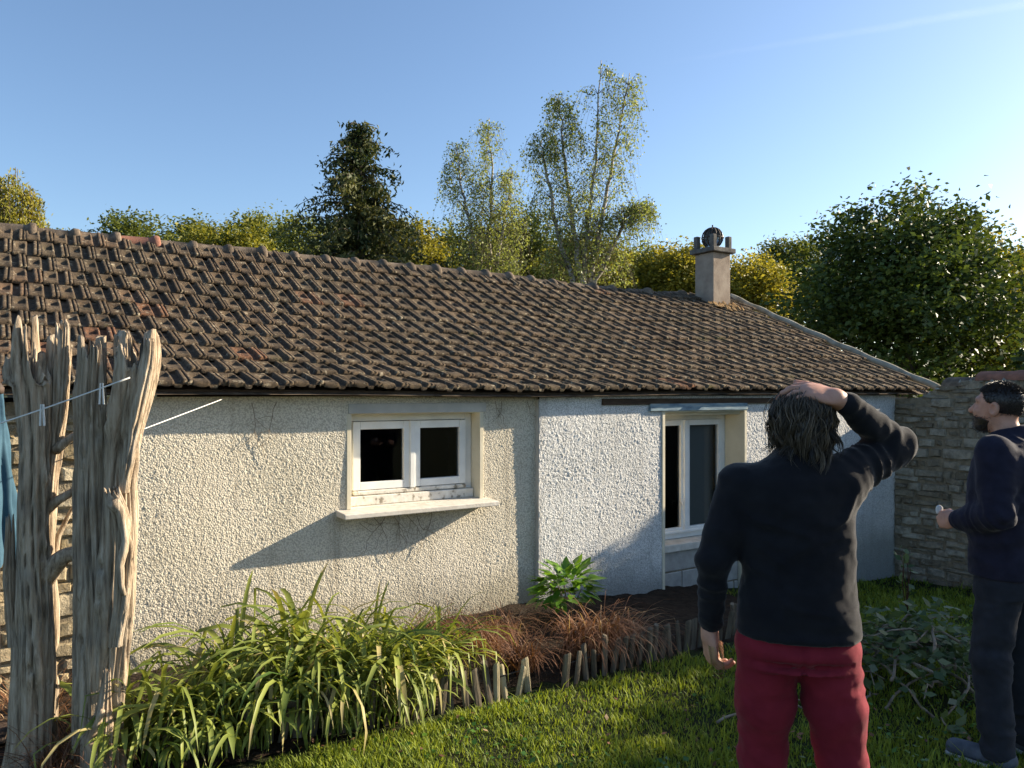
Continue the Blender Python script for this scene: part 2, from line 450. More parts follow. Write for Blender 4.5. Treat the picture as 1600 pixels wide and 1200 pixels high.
# ------------------------------------------------------------------ ground
def make_ground():
    def axis(n, near, far):
        a = np.linspace(-near, near, n)
        g = near * (far / near) ** (np.arange(1, 22) / 21.0)
        return np.concatenate([-g[::-1], a, g])
    xs = axis(121, 14, 40000); ys = axis(121, 14, 40000) + 4
    X, Y = np.meshgrid(xs, ys, indexing='ij')
    Z = ground_z(X, Y)
    V = np.stack([X, Y, Z], -1).reshape(-1, 3)
    n, m = len(xs), len(ys)
    I = (np.arange(n - 1)[:, None] * m + np.arange(m - 1)[None, :]).ravel()
    F = np.stack([I, I + m, I + m + 1, I + 1], -1)
    return struct(link('ground', fast_mesh('ground', V, F, smooth=True), M['ground']))
make_ground()

# ------------------------------------------------------------------ the long low house
house = thing('house', 'long low cottage with brown tiled roof and cream and white roughcast walls', 'house', (0, 0, 0), TH)
ROWS = 11
_cD = [5.13]; _cz = [0.03]
for _k in range(ROWS):
    c0 = 0.000778 * (10 + 20.36 * _k); c1 = 0.000778 * (10 + 20.36 * (_k + 1))
    D = _cD[-1]; dD = 0.3
    for _ in range(20):
        dz = c1 * (D + dD) - c0 * D
        dD = math.sqrt(max(0.01, 0.331 ** 2 - dz * dz))
    _cD.append(D + dD); _cz.append(_cz[-1] + dz)
_cD = np.array(_cD); _cz = np.array(_cz)
DR, ZR = _cD[-1], _cz[-1]
T0, T1 = -1.6, 9.64
def roof_pt(t, s):
    w = 1 - float(sstep(t, 4.0, 9.4))
    kk = np.arange(ROWS + 1)
    D = w * np.interp(s, kk, _cD) + (1 - w) * (_cD[0] + (DR - _cD[0]) * s / ROWS)
    z = w * np.interp(s, kk, _cz) + (1 - w) * (_cz[0] + (ZR - _cz[0]) * s / ROWS)
    z += 0.012 * math.sin(t * 1.7 + 0.6) * math.sin(PI * s / ROWS) - 0.02 * math.exp(-((t - 3.6) / 1.3) ** 2) * (1 - s / ROWS)
    z -= 0.035 * math.exp(-((t - 7.2) / 1.2) ** 2) * (s / ROWS)
    return np.array([t, D, CZ + z])

TW = 0.212
def tile_geo(seed):
    r = np.random.default_rng(seed)
    xs = np.array([0, .04, .09, .125, .26, .395, .43, .48, .52, .70, .73, .75, .845, .865, .885, .905, .995])
    hx = np.array([.022, .023, .023, .023, .023, .023, .023, .022, .004, .004, .027, .031, .031, .017, .017, .028, .026])
    ys = np.array([0, .016, .110, .135, .190, .245, .266, .345])
    Z = np.repeat(hx[:, None], len(ys), 1)
    for i in (3, 4, 5):
        for j in (3, 4, 5):
            Z[i, j] = 0.001
    Z[:, 0] -= 0.005
    Z[4, 0] -= 0.010; Z[3, 0] -= 0.006; Z[5, 0] -= 0.006
    Z += 0.027 * (1 - ys / 0.33)[None, :] + r.normal(0, 0.0011, Z.shape)
    X = np.repeat((xs * TW)[:, None], len(ys), 1) + r.normal(0, 0.0006, Z.shape)
    Yv = np.repeat(ys[None, :], len(xs), 0) + r.normal(0, 0.0012, Z.shape)
    n, m = X.shape
    V = np.stack([X, Yv, Z], -1).reshape(-1, 3)
    F = [(i * m + j, (i + 1) * m + j, (i + 1) * m + j + 1, i * m + j + 1) for i in range(n - 1) for j in range(m - 1)]
    # front edge and the two flanks
    base = len(V)
    V = np.concatenate([V, np.stack([X[:, 0], Yv[:, 0] + 0.004, Z[:, 0] - 0.024 - 0.25 * np.maximum(0, Z[:, 0] - 0.03)], -1)])
    F += [((i + 1) * m, i * m, base + i, base + i + 1) for i in range(n - 1)]
    b2 = len(V)
    V = np.concatenate([V, np.stack([X[-1], Yv[-1], Z[-1] - 0.022], -1)])
    F += [((n - 1) * m + j, b2 + j, b2 + j + 1, (n - 1) * m + j + 1) for j in range(m - 1)]
    b3 = len(V)
    V = np.concatenate([V, np.stack([X[0], Yv[0], Z[0] - 0.022], -1)])
    F += [(j + 1, b3 + j + 1, b3 + j, j) for j in range(m - 1)]
    return V, np.array(F)

roof = MB()
for i in range(24):                                   # closed deck under the tiles, a little below them
    ta, tb = T0 + (T1 - 0.03 - T0) * i / 24, T0 + (T1 - 0.03 - T0) * (i + 1) / 24
    for k in range(ROWS):
        q = [roof_pt(ta, k), roof_pt(tb, k), roof_pt(tb, k + 1), roof_pt(ta, k + 1)]
        q = [p - np.array([0, -0.02, 0.035]) for p in q]
        roof.add(q, [(0, 1, 2, 3)])
roof.add([(T0, DR - 0.02, CZ + ZR - 0.035), (T1 - 0.03, DR - 0.02, CZ + ZR - 0.035), (T1 - 0.03, 11.75, CZ + 0.0), (T0, 11.75, CZ + 0.0)], [(0, 1, 2, 3)])
roof_o = roof.build('roof', M['ridge'], house)

variants = []
for i in range(10):
    V, F = tile_geo(100 + i)
    tone = [0.05, 0.18, 0.3, 0.4, 0.5, 0.6, 0.7, 0.8, 0.9, 1.0][i]
    variants.append((V, F, tone))
tile_me = []
for V, F, tone in variants:
    me = fast_mesh('tile', V, F, {'tone': np.full(len(V), tone)})
    me.materials.append(M['tile'])
    tile_me.append(me)

spots = []
cols = int((T1 - T0) / TW)
for k in range(ROWS):
    for c in range(-1, cols + 1):
        t = T0 + (c + 0.5 * (k % 2)) * TW
        if t < T0 - 0.01 or t + TW > T1 - 0.01: continue
        p = roof_pt(t, k); w = H(p[0], p[1], p[2])
        wx = 800 + 1200 * w[0] / w[1]
        size = 1.0 / (w[1] ** 2) if wx > -25 else 0
        if 8.60 < t < 9.06 and p[1] > 7.6 and p[1] < 8.25: size = -1
        spots.append((size, t, k))
spots.sort(reverse=True)
def tile_matrix(t, k):
    tc = t + TW / 2
    a, b = roof_pt(tc, k), roof_pt(tc, k + 1)
    ey = b - a; ey /= np.linalg.norm(ey)
    ex = roof_pt(tc + 0.1, k + 0.5) - roof_pt(tc - 0.1, k + 0.5); ex /= np.linalg.norm(ex)
    ez = np.cross(ex, ey); ez /= np.linalg.norm(ez); ey = np.cross(ez, ex)
    m = Matrix.Identity(4)
    for r_ in range(3):
        m[r_][0], m[r_][1], m[r_][2] = ex[r_], ey[r_], ez[r_]
    o = a - ex * TW / 2 + ez * rs(-0.002, 0.005) + ey * (rs(-0.009, 0.009) - (rs(.01, .03) if random.random() < .03 else 0))
    m.translation = Vector(o)
    return m @ Matrix.Rotation(R(rs(-1.5, 1.5)), 4, 'Z') @ Matrix.Rotation(R(rs(-1.3, 1.3)), 4, 'Y') @ Matrix.Rotation(R(rs(-.6, .9)), 4, 'X')
def tone_pick(t):
    a = random.random()
    if t < 0.9 and a < 0.20: return random.choice([8, 8, 9])
    if a < 0.01: return 9
    return random.choice([0, 1, 2, 3, 3, 4, 4, 5, 6, 7])
sv, sf, st = [], [], []; off = 0
for n_, (size, t, k) in enumerate(spots):
    m = tile_matrix(t, k); vi = tone_pick(t)
    if n_ < 300 and size > 0:
        o = bpy.data.objects.new('tile', tile_me[vi]); COL.objects.link(o)
        o.parent = roof_o; o.matrix_local = m
    else:
        V, F, tone = variants[vi]
        A = np.array(m)
        sv.append(V @ A[:3, :3].T + A[:3, 3]); sf.append(F + off); st.append(np.full(len(V), tone)); off += len(V)
o = link('tiling', fast_mesh('tiling', np.concatenate(sv), np.concatenate(sf), {'tone': np.concatenate(st)}), M['tile'], roof_o)
o['kind'] = 'stuff'

# ridge tiles, each with its raised collar
def ridge_geo(seed):
    r = np.random.default_rng(seed)
    prof = [(0.0, .100), (0.06, .105), (0.28, .110), (0.295, .122), (0.31, .134), (0.345, .136), (0.36, .128), (0.362, .10)]
    an = np.linspace(R(-108), R(108), 12)
    V = []
    for x, q in prof:
        for a in an:
            qq = q * (1 + r.normal(0, 0.012))
            V.append((x, math.sin(a) * qq * 1.05, math.cos(a) * qq))
    m = len(an)
    F = [(i * m + j, (i + 1) * m + j, (i + 1) * m + j + 1, i * m + j + 1) for i in range(len(prof) - 1) for j in range(m - 1)]
    return V, F
rid = []
for i in range(3):
    V, F = ridge_geo(i); me = bpy.data.meshes.new('ridge_tile'); me.from_pydata(V, [], F); me.materials.append(M['ridge'])
    me.polygons.foreach_set('use_smooth', [True] * len(F)); rid.append(me)
me = rid[0].copy(); me.materials.clear(); me.materials.append(M['ridge_red']); rid.append(me)
t = T0 + 0.02; i = 0
while t < 9.35:
    if not (8.40 < t < 9.02):
        p = roof_pt(t, ROWS); q = roof_pt(min(t + 0.35, T1), ROWS)
        o = bpy.data.objects.new('ridge_tile', rid[3] if i == 7 else rid[i % 3]); COL.objects.link(o)
        o.parent = roof_o
        o.location = (t, p[1] + rs(-.008, .008), p[2] - 0.075 + rs(-.006, .006) - (0.02 if t > 5.6 and random.random() < .4 else 0))
        o.rotation_euler = (R(rs(-3, 3)), -math.atan2(q[2] - p[2], q[0] - p[0]) + R(rs(-1.6, 1.6)), R(rs(-1.5, 1.5)))
    t += 0.35; i += 1
# mortar verge on the gable end
pts = [roof_pt(T1, s) + np.array([0.0 + 0.006 * math.sin(s * 5.1), -0.02, 0.035 + 0.008 * math.sin(s * 3.7)]) for s in np.linspace(-0.05, ROWS, 46)]
MB().tube(pts, 0.045, 8).build('verge_capping', M['verge'], roof_o, True)
# eave board under the first row
pts = []
mb = MB()
for i in range(30):
    ta, tb = T0 + (T1 - .05 - T0) * i / 30, T0 + (T1 - .05 - T0) * (i + 1) / 30
    a, b = roof_pt(ta, 0), roof_pt(tb, 0)
    V = [(ta, 5.205, a[2] - .040), (tb, 5.205, b[2] - .040), (tb, 5.205, b[2] - .004), (ta, 5.205, a[2] - .004),
         (ta, 5.46, a[2] - .040), (tb, 5.46, b[2] - .040)]
    mb.add(V, [(0, 1, 2, 3), (1, 0, 4, 5)])
mb.build('eave_board', M['dark_wood'], roof_o)
MB().box((4.35, 5.225, CZ - 0.10), (6.85, 5.32, CZ - 0.045)).build('wall_plate', M['dark_wood'], house, bevel=.004)

# --- front walls: real roughcast relief
def relief(shape, seed, grain):
    r = np.random.default_rng(seed)
    a = r.normal(0, 1, shape)
    for _ in range(grain):
        a = (2 * a + np.roll(a, 1, 0) + np.roll(a, -1, 0)) / 4
        a = (2 * a + np.roll(a, 1, 1) + np.roll(a, -1, 1)) / 4
    return a / a.std()
def rough_wall(name, t0, t1, z0, z1, D, holes, cell, amp, grain, seed, mat):
    nt, nz = int(round((t1 - t0) / cell)), int(round((z1 - z0) / cell))
    T = np.linspace(t0, t1, nt + 1); Z = np.linspace(z0, z1, nz + 1)
    h = np.clip(relief((nt + 1, nz + 1), seed, grain), -2.2, 2.4) * amp
    P = np.stack(np.broadcast_arrays(T[:, None] * 1.3, Z[None, :] * 1.3, np.array(0.0)), -1).reshape(-1, 3)
    sag = (0.010 * vnoise(P, seed)).reshape(nt + 1, nz + 1)
    fade = np.clip(0.9 + 0.3 * vnoise(P * 2.1, seed + 5).reshape(nt + 1, nz + 1), 0.6, 1.2)
    Dd = D - np.maximum(h * fade, -0.006) - sag
    TT, ZZ = np.meshgrid(T, Z, indexing='ij')
    V = np.stack([TT, Dd, ZZ], -1).reshape(-1, 3)
    m = nz + 1
    I, J = np.meshgrid(np.arange(nt), np.arange(nz), indexing='ij')
    ct, cz = t0 + (I + .5) * cell, z0 + (J + .5) * cell
    keep = np.ones(I.shape, bool)
    for a, b, c, d in holes:
        keep &= ~((ct > a) & (ct < b) & (cz > c) & (cz < d))
    A = (I * m + J)[keep]
    F = np.stack([A, A + m, A + m + 1, A + 1], -1)
    return link(name, fast_mesh(name, V, F), mat, house)
LW = (2.047, 3.134, CZ - 0.838, CZ - 0.148)             # opening of the left window: t0, t1, z0, z1
RW = (5.11, 6.22, CZ - 2.6, CZ - 0.175)                 # former doorway with the tall window
STEP = 3.68
wl_o = rough_wall('wall', 0.40, STEP + 0.02, -0.32, CZ - 0.02, 5.30, [LW], 0.0075, 0.0015, 0, 21, M['cream'])
wr_o = rough_wall('wall', STEP, 8.92, -0.72, CZ - 0.02, 5.252, [RW], 0.0085, 0.0022, 0, 33, M['white'])
wl_o['label'] = 'cream roughcast front wall'
wr_o['label'] = 'white coarser roughcast front wall standing slightly proud'
MB().box((STEP - .004, 5.258, -1), (STEP + 0.03, 5.33, CZ - .05)).build('wall_return', M['smooth_render'], house, bevel=.006)
MB().box((8.80, 5.262, -1.2), (9.2, 5.55, CZ - .04)).build('wall_return', M['smooth_render'], house)
# shell: gables, back wall, floor
sh = MB()
sh.box((T0 + .1, 5.45, -.8), (T0 + .35, 11.6, CZ - .05))
sh.add([(T0 + .35, 5.45, CZ - .05), (T0 + .35, 11.6, CZ - .05), (T0 + .35, DR, CZ + ZR - .1)], [(0, 1, 2)])
sh.add([(9.3, 5.45, CZ - .05), (9.3, 11.6, CZ - .05), (9.3, DR, CZ + ZR - .1)], [(0, 2, 1)])
sh.box((9.2, 5.45, -1.2), (9.45, 11.6, CZ - .05))
sh.box((T0 + .35, 11.35, -.8), (9.2, 11.6, CZ - .05))
sh.build('shell_wall', M['smooth_render'], house)
rm = MB()
rm.box((1.2, 8.0, -.6), (4.3, 8.05, CZ + .1)); rm.box((1.2, 5.62, -.62), (4.3, 8.0, -.6)); rm.box((1.15, 5.62, -.6), (1.2, 8, CZ + .1)); rm.box((4.3, 5.62, -.6), (4.35, 8, CZ + .1))
rm.box((4.5, 8.0, -.6), (8.0, 8.05, CZ + .1)); rm.box((4.5, 5.62, -.62), (8.0, 8.0, -.6)); rm.box((4.45, 5.62, -.6), (4.5, 8, CZ + .1)); rm.box((8.0, 5.62, -.6), (8.05, 8, CZ + .1))
rm.build('room', M['room'], house)
bk = MB()                                                 # inner face of the front walls with the openings left free
for a, b, c, d in ((0.4, LW[0] - .004, -.8, CZ - .05), (LW[1] + .004, STEP, -.8, CZ - .05), (LW[0] - .004, LW[1] + .004, -.8, LW[2] - .06), (LW[0] - .004, LW[1] + .004, LW[3] + .012, CZ - .05)):
    bk.box((a, 5.35, c), (b, 5.60, d))
for a, b, c, d in ((STEP + .002, RW[0] - .004, -1, CZ - .05), (RW[1] + .004, 8.85, -1, CZ - .05), (RW[0] - .004, RW[1] + .004, RW[3] + .012, CZ - .05)):
    bk.box((a, 5.34, c), (b, 5.60, d))
bk.build('wall_core', M['reveal'], house)

# --- left window
def bx(name, a, b, mat, parent, bevel=0.003):
    return MB().box(a, b).build(name, mat, parent, bevel=bevel)
def reveal(parent, t0, t1, z0, z1, Da, Db):
    bx('jamb', (t0 - .03, Da, z0 - .0), (t0 + .004, Db, z1), M['reveal'], parent)
    bx('jamb', (t1 - .004, Da, z0 - .0), (t1 + .03, Db, z1), M['reveal'], parent)
    bx('soffit', (t0 - .03, Da + .002, z1 - .004), (t1 + .03, Db, z1 + .03), M['reveal'], parent)
win = link('window', None, None, house); win.empty_display_size = .1
t0, t1, z0, z1 = LW
reveal(win, t0, t1, z0, z1, 5.292, 5.52)
fr = MB(); Da, Db = 5.43, 5.50
fr.box((t0 + .006, Da, z0 + .0), (t0 + .062, Db, z1 - .006)); fr.box((t1 - .062, Da, z0 + .0), (t1 - .006, Db, z1 - .006))
fr.box((t0 + .062, Da + .001, z1 - .058), (t1 - .062, Db, z1 - .006))
fr.build('frame', M['paint'], win, bevel=.004)
bx('bottom_rail', (t0 + .008, 5.385, z0 + .005), (t1 - .008, 5.50, z0 + .075), M['old_paint'], win, .006)
bx('drip_rail', (t0 + .064, 5.405, z0 + .079), (t1 - .064, 5.48, z0 + .112), M['old_paint'], win, .008)
tm = 2.592
def sash(parent, a, b, c, d, Da, Db, w, pane_D):
    s = MB()
    s.box((a, Da, c), (a + w, Db, d)); s.box((b - w, Da, c), (b, Db, d))
    s.box((a + w, Da + .001, c), (b - w, Db, c + w)); s.box((a + w, Da + .001, d - w), (b - w, Db, d))
    so = s.build('sash', M['paint'], parent, bevel=.004)
    q_ = [(a + w - .004, pane_D, c + w - .004), (b - w + .004, pane_D, c + w - .004), (b - w + .004, pane_D, d - w + .004), (a + w - .004, pane_D, d - w + .004)]
    MB().add(q_, [(0, 1, 2, 3)]).build('pane', M['glass'], parent)
    return so
sash(win, t0 + .064, tm - .012, z0 + .116, z1 - .062, 5.412, 5.462, .058, 5.44)
sash(win, tm + .012, t1 - .064, z0 + .116, z1 - .062, 5.412, 5.462, .058, 5.44)
bx('meeting_stile', (tm - .022, 5.398, z0 + .112), (tm + .022, 5.425, z1 - .060), M['paint'], win, .005)
sl = MB()
V = [(1.94, 5.128, z0 - .046), (3.215, 5.128, z0 - .046), (3.215, 5.128, z0 - .010), (1.94, 5.128, z0 - .010),
     (1.94, 5.40, z0 - .046), (3.215, 5.40, z0 - .046), (3.215, 5.40, z0 + .004), (1.94, 5.40, z0 + .004)]
sl.add(V, [(0, 1, 2, 3), (1, 5, 6, 2), (5, 4, 7, 6), (4, 0, 3, 7), (3, 2, 6, 7), (4, 5, 1, 0)])
sl.build('sill', M['sill'], win, bevel=.006)
bx('lintel', (t0 - .02, 5.283, z1 + .002), (t1 + .05, 5.36, z1 + .075), M['smooth_render'], win, .004)

# --- right tall window in the walled-up doorway
win2 = link('window', None, None, house); win2.empty_display_size = .1
t0, t1, z1 = RW[0], RW[1], RW[3]; z0 = CZ - 1.435
reveal(win2, t0, t1, -1.0, z1, 5.244, 5.60)
fr = MB(); Da, Db = 5.50, 5.56
fr.box((t0 + .006, Da, z0), (t0 + .055, Db, z1 - .03)); fr.box((t1 - .055, Da, z0), (t1 - .006, Db, z1 - .03))
fr.box((t0 + .055, Da + .001, z1 - .085), (t1 - .055, Db, z1 - .03)); fr.box((t0 + .055, Da + .001, z0), (t1 - .055, Db, z0 + .05))
fr.build('frame', M['paint'], win2, bevel=.004)
bx('soffit_board', (t0 + .002, 5.30, z1 - .034), (t1 - .002, 5.60, z1 - .006), M['reveal'], win2)
tm = 5.63
sash(win2, t0 + .057, tm - .006, z0 + .052, z1 - .087, 5.488, 5.535, .055, 5.515)
sash(win2, tm + .006, t1 - .057, z0 + .052, z1 - .087, 5.488, 5.535, .055, 5.515)
bx('meeting_stile', (tm - .028, 5.472, z0 + .056), (tm + .028, 5.490, z1 - .09), M['paint'], win2, .004)
hd = MB(); hd.tube([(tm - .085, 5.485, z0 + .36), (tm - .085, 5.452, z0 + .36), (tm - .085, 5.446, z0 + .345), (tm - .085, 5.446, z0 + .27)], .009, 6)
hd.build('handle', M['paint'], win2, True)
bx('drip_rail', (t0 + .058, 5.462, z0 + .054), (t1 - .058, 5.487, z0 + .082), M['paint'], win2, .008)
bx('sill', (t0 + .005, 5.29, z0 - .075), (t1 - .005, 5.56, z0 - .004), M['sill'], win2, .008)
ln = bx('lintel', (t0 - .20, 5.222, z1 + .012), (t1 + .02, 5.30, z1 + .082), M['blue_wood'], win2, .005)
ln['label'] = 'faded blue timber lintel'
bx('curtain', (tm + .03, 5.60, z0 + .06), (t1 - .07, 5.615, z1 - .09), M['curtain'], win2, 0)
zb = z0 - .08; r_ = 0
while zb > -1.0:                                          # cement blocks under it
    hgt = 0.195; off = 0.0 if r_ % 2 else -0.24; t = t0 + .008
    edges = [t0 + .008] + [e for e in np.arange(t0 + .30 + off, t1 - .02, .49) if e > t0 + .1] + [t1 - .008]
    for a, b in zip(edges[:-1], edges[1:]):
        bx('block', (a + .006, 5.318 + rs(-.004, .004), zb - hgt + .012), (b - .006, 5.50, zb), M['block'], win2, .008)
    zb -= hgt; r_ += 1
bx('block_mortar', (t0 + .006, 5.328, -1.0), (t1 - .006, 5.49, z0 - .079), M['mortar'], win2, 0)

# --- rubble masonry (left end of the house and the garden wall)
def rubble(parent, along, up0, top_fn, L, place, mat, hmin, hmax, wmin, wmax, proud=0.022, name='stone'):
    """coursed rubble; place(a, out, z) gives the point 'out' metres in front of the wall face"""
    z = up0; n = 0
    while z < max(top_fn(0), top_fn(L)):
        h = rs(hmin, hmax); a = rs(-.1, 0)
        while a < L:
            w = rs(wmin, wmax); hh = h * rs(.70, 1.06)
            a0, a1 = max(a, 0) + rs(.006, .018), min(a + w, L) - rs(.006, .018)
            m0 = (a0 + a1) / 2; top = top_fn(m0) - .03
            if a1 - a0 > .03 and z + hh < top + .02:
                c = rs(.010, .022); o_ = rs(.3, 1.0) * proud; und = float(.045 * vnoise(np.array([[m0 * 2.2, z * 2.5, 7.0]]), 5)[0]); zz0, zz1 = z + und + .005 + rs(-.012, .012), z + und + hh - .005 + rs(-.012, .012)
                def q(aa, oo, zz): return place(aa + rs(-.008, .008), oo + rs(-.006, .006), zz + rs(-.011, .011))
                m_ = (a0 + a1) / 2
                V = [place(a0, -.05, zz0), place(a1, -.05, zz0), place(a1, -.05, zz1), place(a0, -.05, zz1),
                     q(a0, 0, zz0), q(a1, 0, zz0), q(a1, 0, zz1), q(a0, 0, zz1),
                     q(a0 + c, o_, zz0 + c * .7), q(m_, o_ * 1.15, zz0 + c * .5), q(a1 - c, o_, zz0 + c * .7), q(a1 - c, o_, zz1 - c * .7), q(m_, o_ * 1.1, zz1 - c * .5), q(a0 + c, o_, zz1 - c * .7)]
                F = [(0, 1, 5, 4), (1, 2, 6, 5), (2, 3, 7, 6), (3, 0, 4, 7), (4, 5, 10, 9, 8), (5, 6, 11, 10), (6, 7, 13, 12, 11), (7, 4, 8, 13), (8, 9, 12, 13), (9, 10, 11, 12)]
                me = bpy.data.meshes.new(name); me.from_pydata([tuple(map(float, p)) for p in V], [], F)
                link(name, me, mat, parent); n += 1
            a += w
        z += h
    return n
rw = bx('rubble_wall', (T0 + .1, 5.315, -.8), (0.42, 5.60, CZ - .05), M['mortar'], house, 0)
rubble(rw, 0, -.12, lambda a: CZ - .07, 1.15, lambda a, o, z: (-.74 + a, 5.315 - o, z), M['stone_warm'], .06, .13, .09, .26, .035)
V = None

# --- chimney
ch = link('chimney', None, None, house); ch.empty_display_size = .1
ct0, ct1, cd0, cd1 = 8.675, 9.045, 7.90, 8.26
zt = CZ + 2.10
sh = MB().box((ct0, cd0, CZ + 1.0), (ct1, cd1, zt))
sh.build('shaft', M['chim_front'], ch, bevel=.01)
bx('cap_slab', (ct0 - .06, cd0 - .06, zt + .002), (ct1 + .06, cd1 + .06, zt + .075), M['chim_dark'], ch, .012)
for a, b in ((ct0 - .02, cd0 - .02), (ct1 - .06, cd0 - .02), (ct0 - .02, cd1 - .06), (ct1 - .06, cd1 - .06)):
    bx('corner_post', (a, b, zt + .077), (a + .075, b + .075, zt + rs(.24, .28)), M['chim_dark'], ch, .012)
cx, cy, cz = (ct0 + ct1) / 2, (cd0 + cd1) / 2, zt + .077
nk = MB().tube([(cx, cy, cz - .01), (cx, cy, cz + .07)], .10, 14); nk.build('flue_collar', M['zinc'], ch, True)
dm = MB()
an = np.linspace(0, PI, 9)
for sgn in range(1):
    V = []; F = []
    for i, a in enumerate(np.linspace(-R(70), R(100), 10)):
        for j, b in enumerate(np.linspace(0, R(150), 8)):
            V.append((cx + .155 * math.cos(a) * math.sin(b), cy + .155 * math.sin(a) * math.sin(b), cz + .17 + .155 * math.cos(b)))
    F = [(i * 8 + j, (i + 1) * 8 + j, (i + 1) * 8 + j + 1, i * 8 + j + 1) for i in range(9) for j in range(7)]
    dm.add(V, F)
dmo = dm.build('cowl_hood', M['zinc'], ch, True)
sm_ = dmo.modifiers.new('thickness', 'SOLIDIFY'); sm_.thickness = .006
for i in range(9):
    a = R(100) + R(190) * i / 8
    pts = [(cx + .158 * math.cos(a) * math.sin(b), cy + .158 * math.sin(a) * math.sin(b), cz + .17 + .158 * math.cos(b)) for b in np.linspace(R(4), R(160), 9)]
    MB().tube(pts, .010, 5).build('cowl_rib', M['iron'], ch, True)
pts = [(cx + .16 * math.cos(a), cy + .16 * math.sin(a), cz + .17) for a in np.linspace(0, 2 * PI, 25)]
MB().tube(pts, .010, 5, False).build('cowl_ring', M['iron'], ch, True)
MB().tube([(cx, cy, cz + .05), (cx, cy, cz + .37)], .012, 6).build('cowl_spindle', M['iron'], ch, True)
fl = MB()
for i in range(26):
    t = ct0 - .10 + rs(0, .62); d = cd0 - rs(.0, .16) * (1 if rs(0, 1) < .7 else 1.6)
    kk = np.interp(d, [roof_pt(9, s)[1] for s in range(12)], range(12))
    p = roof_pt(t, kk); r0 = rs(.03, .06)
    V = [(t + r0 * math.cos(a) * rs(.7, 1.2), d + r0 * math.sin(a) * rs(.7, 1.2), p[2] + .03 + rs(0, .02)) for a in np.arange(7) * 2 * PI / 7] + [(t, d + .02, p[2] + .09 + rs(0, .04))]
    fl.add(V, [(j, (j + 1) % 7, 7) for j in range(7)])
fl.build('flashing_mortar', M['moss'], ch, True)

# ------------------------------------------------------------------ stone garden wall, square to the house
gw = thing('garden_wall', 'old rubble stone garden wall with tiled coping beside the house', 'stone wall', (0, 0, 0), TH)
GT = 8.90
def gtop(a):                                             # a runs from the house corner towards the camera
    return CZ + float(np.interp(a, [0, .30, .62, .9, 8], [-.07, -.05, .12, .155, .155]))
L = 6.2
core = MB(); N = 40
for i in range(N):
    a0, a1 = L * i / N, L * (i + 1) / N
    D0, D1 = 5.26 - a0, 5.26 - a1
    for q0, q1 in (((GT + .018, D0), (GT + .018, D1)),):
        core.add([(GT + .018, D0, -1.2), (GT + .018, D1, -1.2), (GT + .018, D1, gtop(a1)), (GT + .018, D0, gtop(a0)),
                  (GT + .42, D0, -1.2), (GT + .42, D1, -1.2), (GT + .42, D1, gtop(a1)), (GT + .42, D0, gtop(a0))],
                 [(0, 1, 2, 3), (5, 4, 7, 6), (3, 2, 6, 7)])
core.add([(GT + .018, 5.26 - L, -1.2), (GT + .42, 5.26 - L, -1.2), (GT + .42, 5.26 - L, gtop(L)), (GT + .018, 5.26 - L, gtop(L))], [(0, 1, 2, 3)])
core.build('masonry', M['mortar'], gw)
n = rubble(gw, 0, -.62, gtop, 2.1, lambda a, o, z: (GT + .018 - o, 5.26 - a, z), M['stone'], .045, .115, .07, .36, .045)
rest = link('masonry', None, None, gw)
bpy.data.objects.remove(rest)
gm = MB(); z = -.3
while z < CZ - .05:                                      # the part of the wall beyond the picture, joined
    h = rs(.08, .15); a = 2.12
    while a < L:
        w = rs(.15, .4)
        gm.box((GT - rs(0, .02), 5.26 - min(a + w, L) + .01, z + .006), (GT + .05, 5.26 - a - .01, z + h - .006))
        a += w
    z += h
o = gm.build('rubble', M['stone'], gw); o['kind'] = 'stuff'
# coping: half-round tiles bedded in mortar
cv = []
an = np.linspace(R(-95), R(95), 11)
for L_, q0, q1 in ((.40, .125, .105),):
    V = []
    for x, q in ((0, q0), (.02, q0), (.40, q1)):
        for a in an: V.append((math.sin(a) * q * 1.75, -x, math.cos(a) * q * .85))
    F = [(i * 11 + j, i * 11 + j + 1, (i + 1) * 11 + j + 1, (i + 1) * 11 + j) for i in range(2) for j in range(10)]
    me = bpy.data.meshes.new('coping_tile'); me.from_pydata(V, [], F); me.materials.append(M['ridge_red'])
    me.polygons.foreach_set('use_smooth', [True] * len(F))
    sm2 = me.copy(); sm2.materials.clear(); sm2.materials.append(M['ridge'])
a = 0.58; i = 0
while a < L - .3:
    o = bpy.data.objects.new('coping_tile', me if i % 3 else sm2); COL.objects.link(o); o.parent = gw
    o.location = (GT + .20, 5.26 - a, gtop(a) - .01 + rs(-.006, .006)); o.rotation_euler = (R(rs(-1.5, 1.5)), R(rs(-2, 2)), R(rs(-2, 2)))
    a += .36; i += 1
cm = MB()
for i in range(26):
    a = .42 + i * .115; r0 = rs(.025, .05); cxx = GT + .03 + rs(-.03, .02); czz = gtop(a) - .015
    V = [(cxx + r0 * math.cos(b) * rs(.7, 1.2), 5.26 - a + r0 * math.sin(b) * rs(.7, 1.3), czz - .01) for b in np.arange(7) * 2 * PI / 7] + [(cxx, 5.26 - a, czz + rs(.02, .045))]
    cm.add(V, [(j, (j + 1) % 7, 7) for j in range(7)])
cm.build('coping_mortar', M['verge'], gw, True)
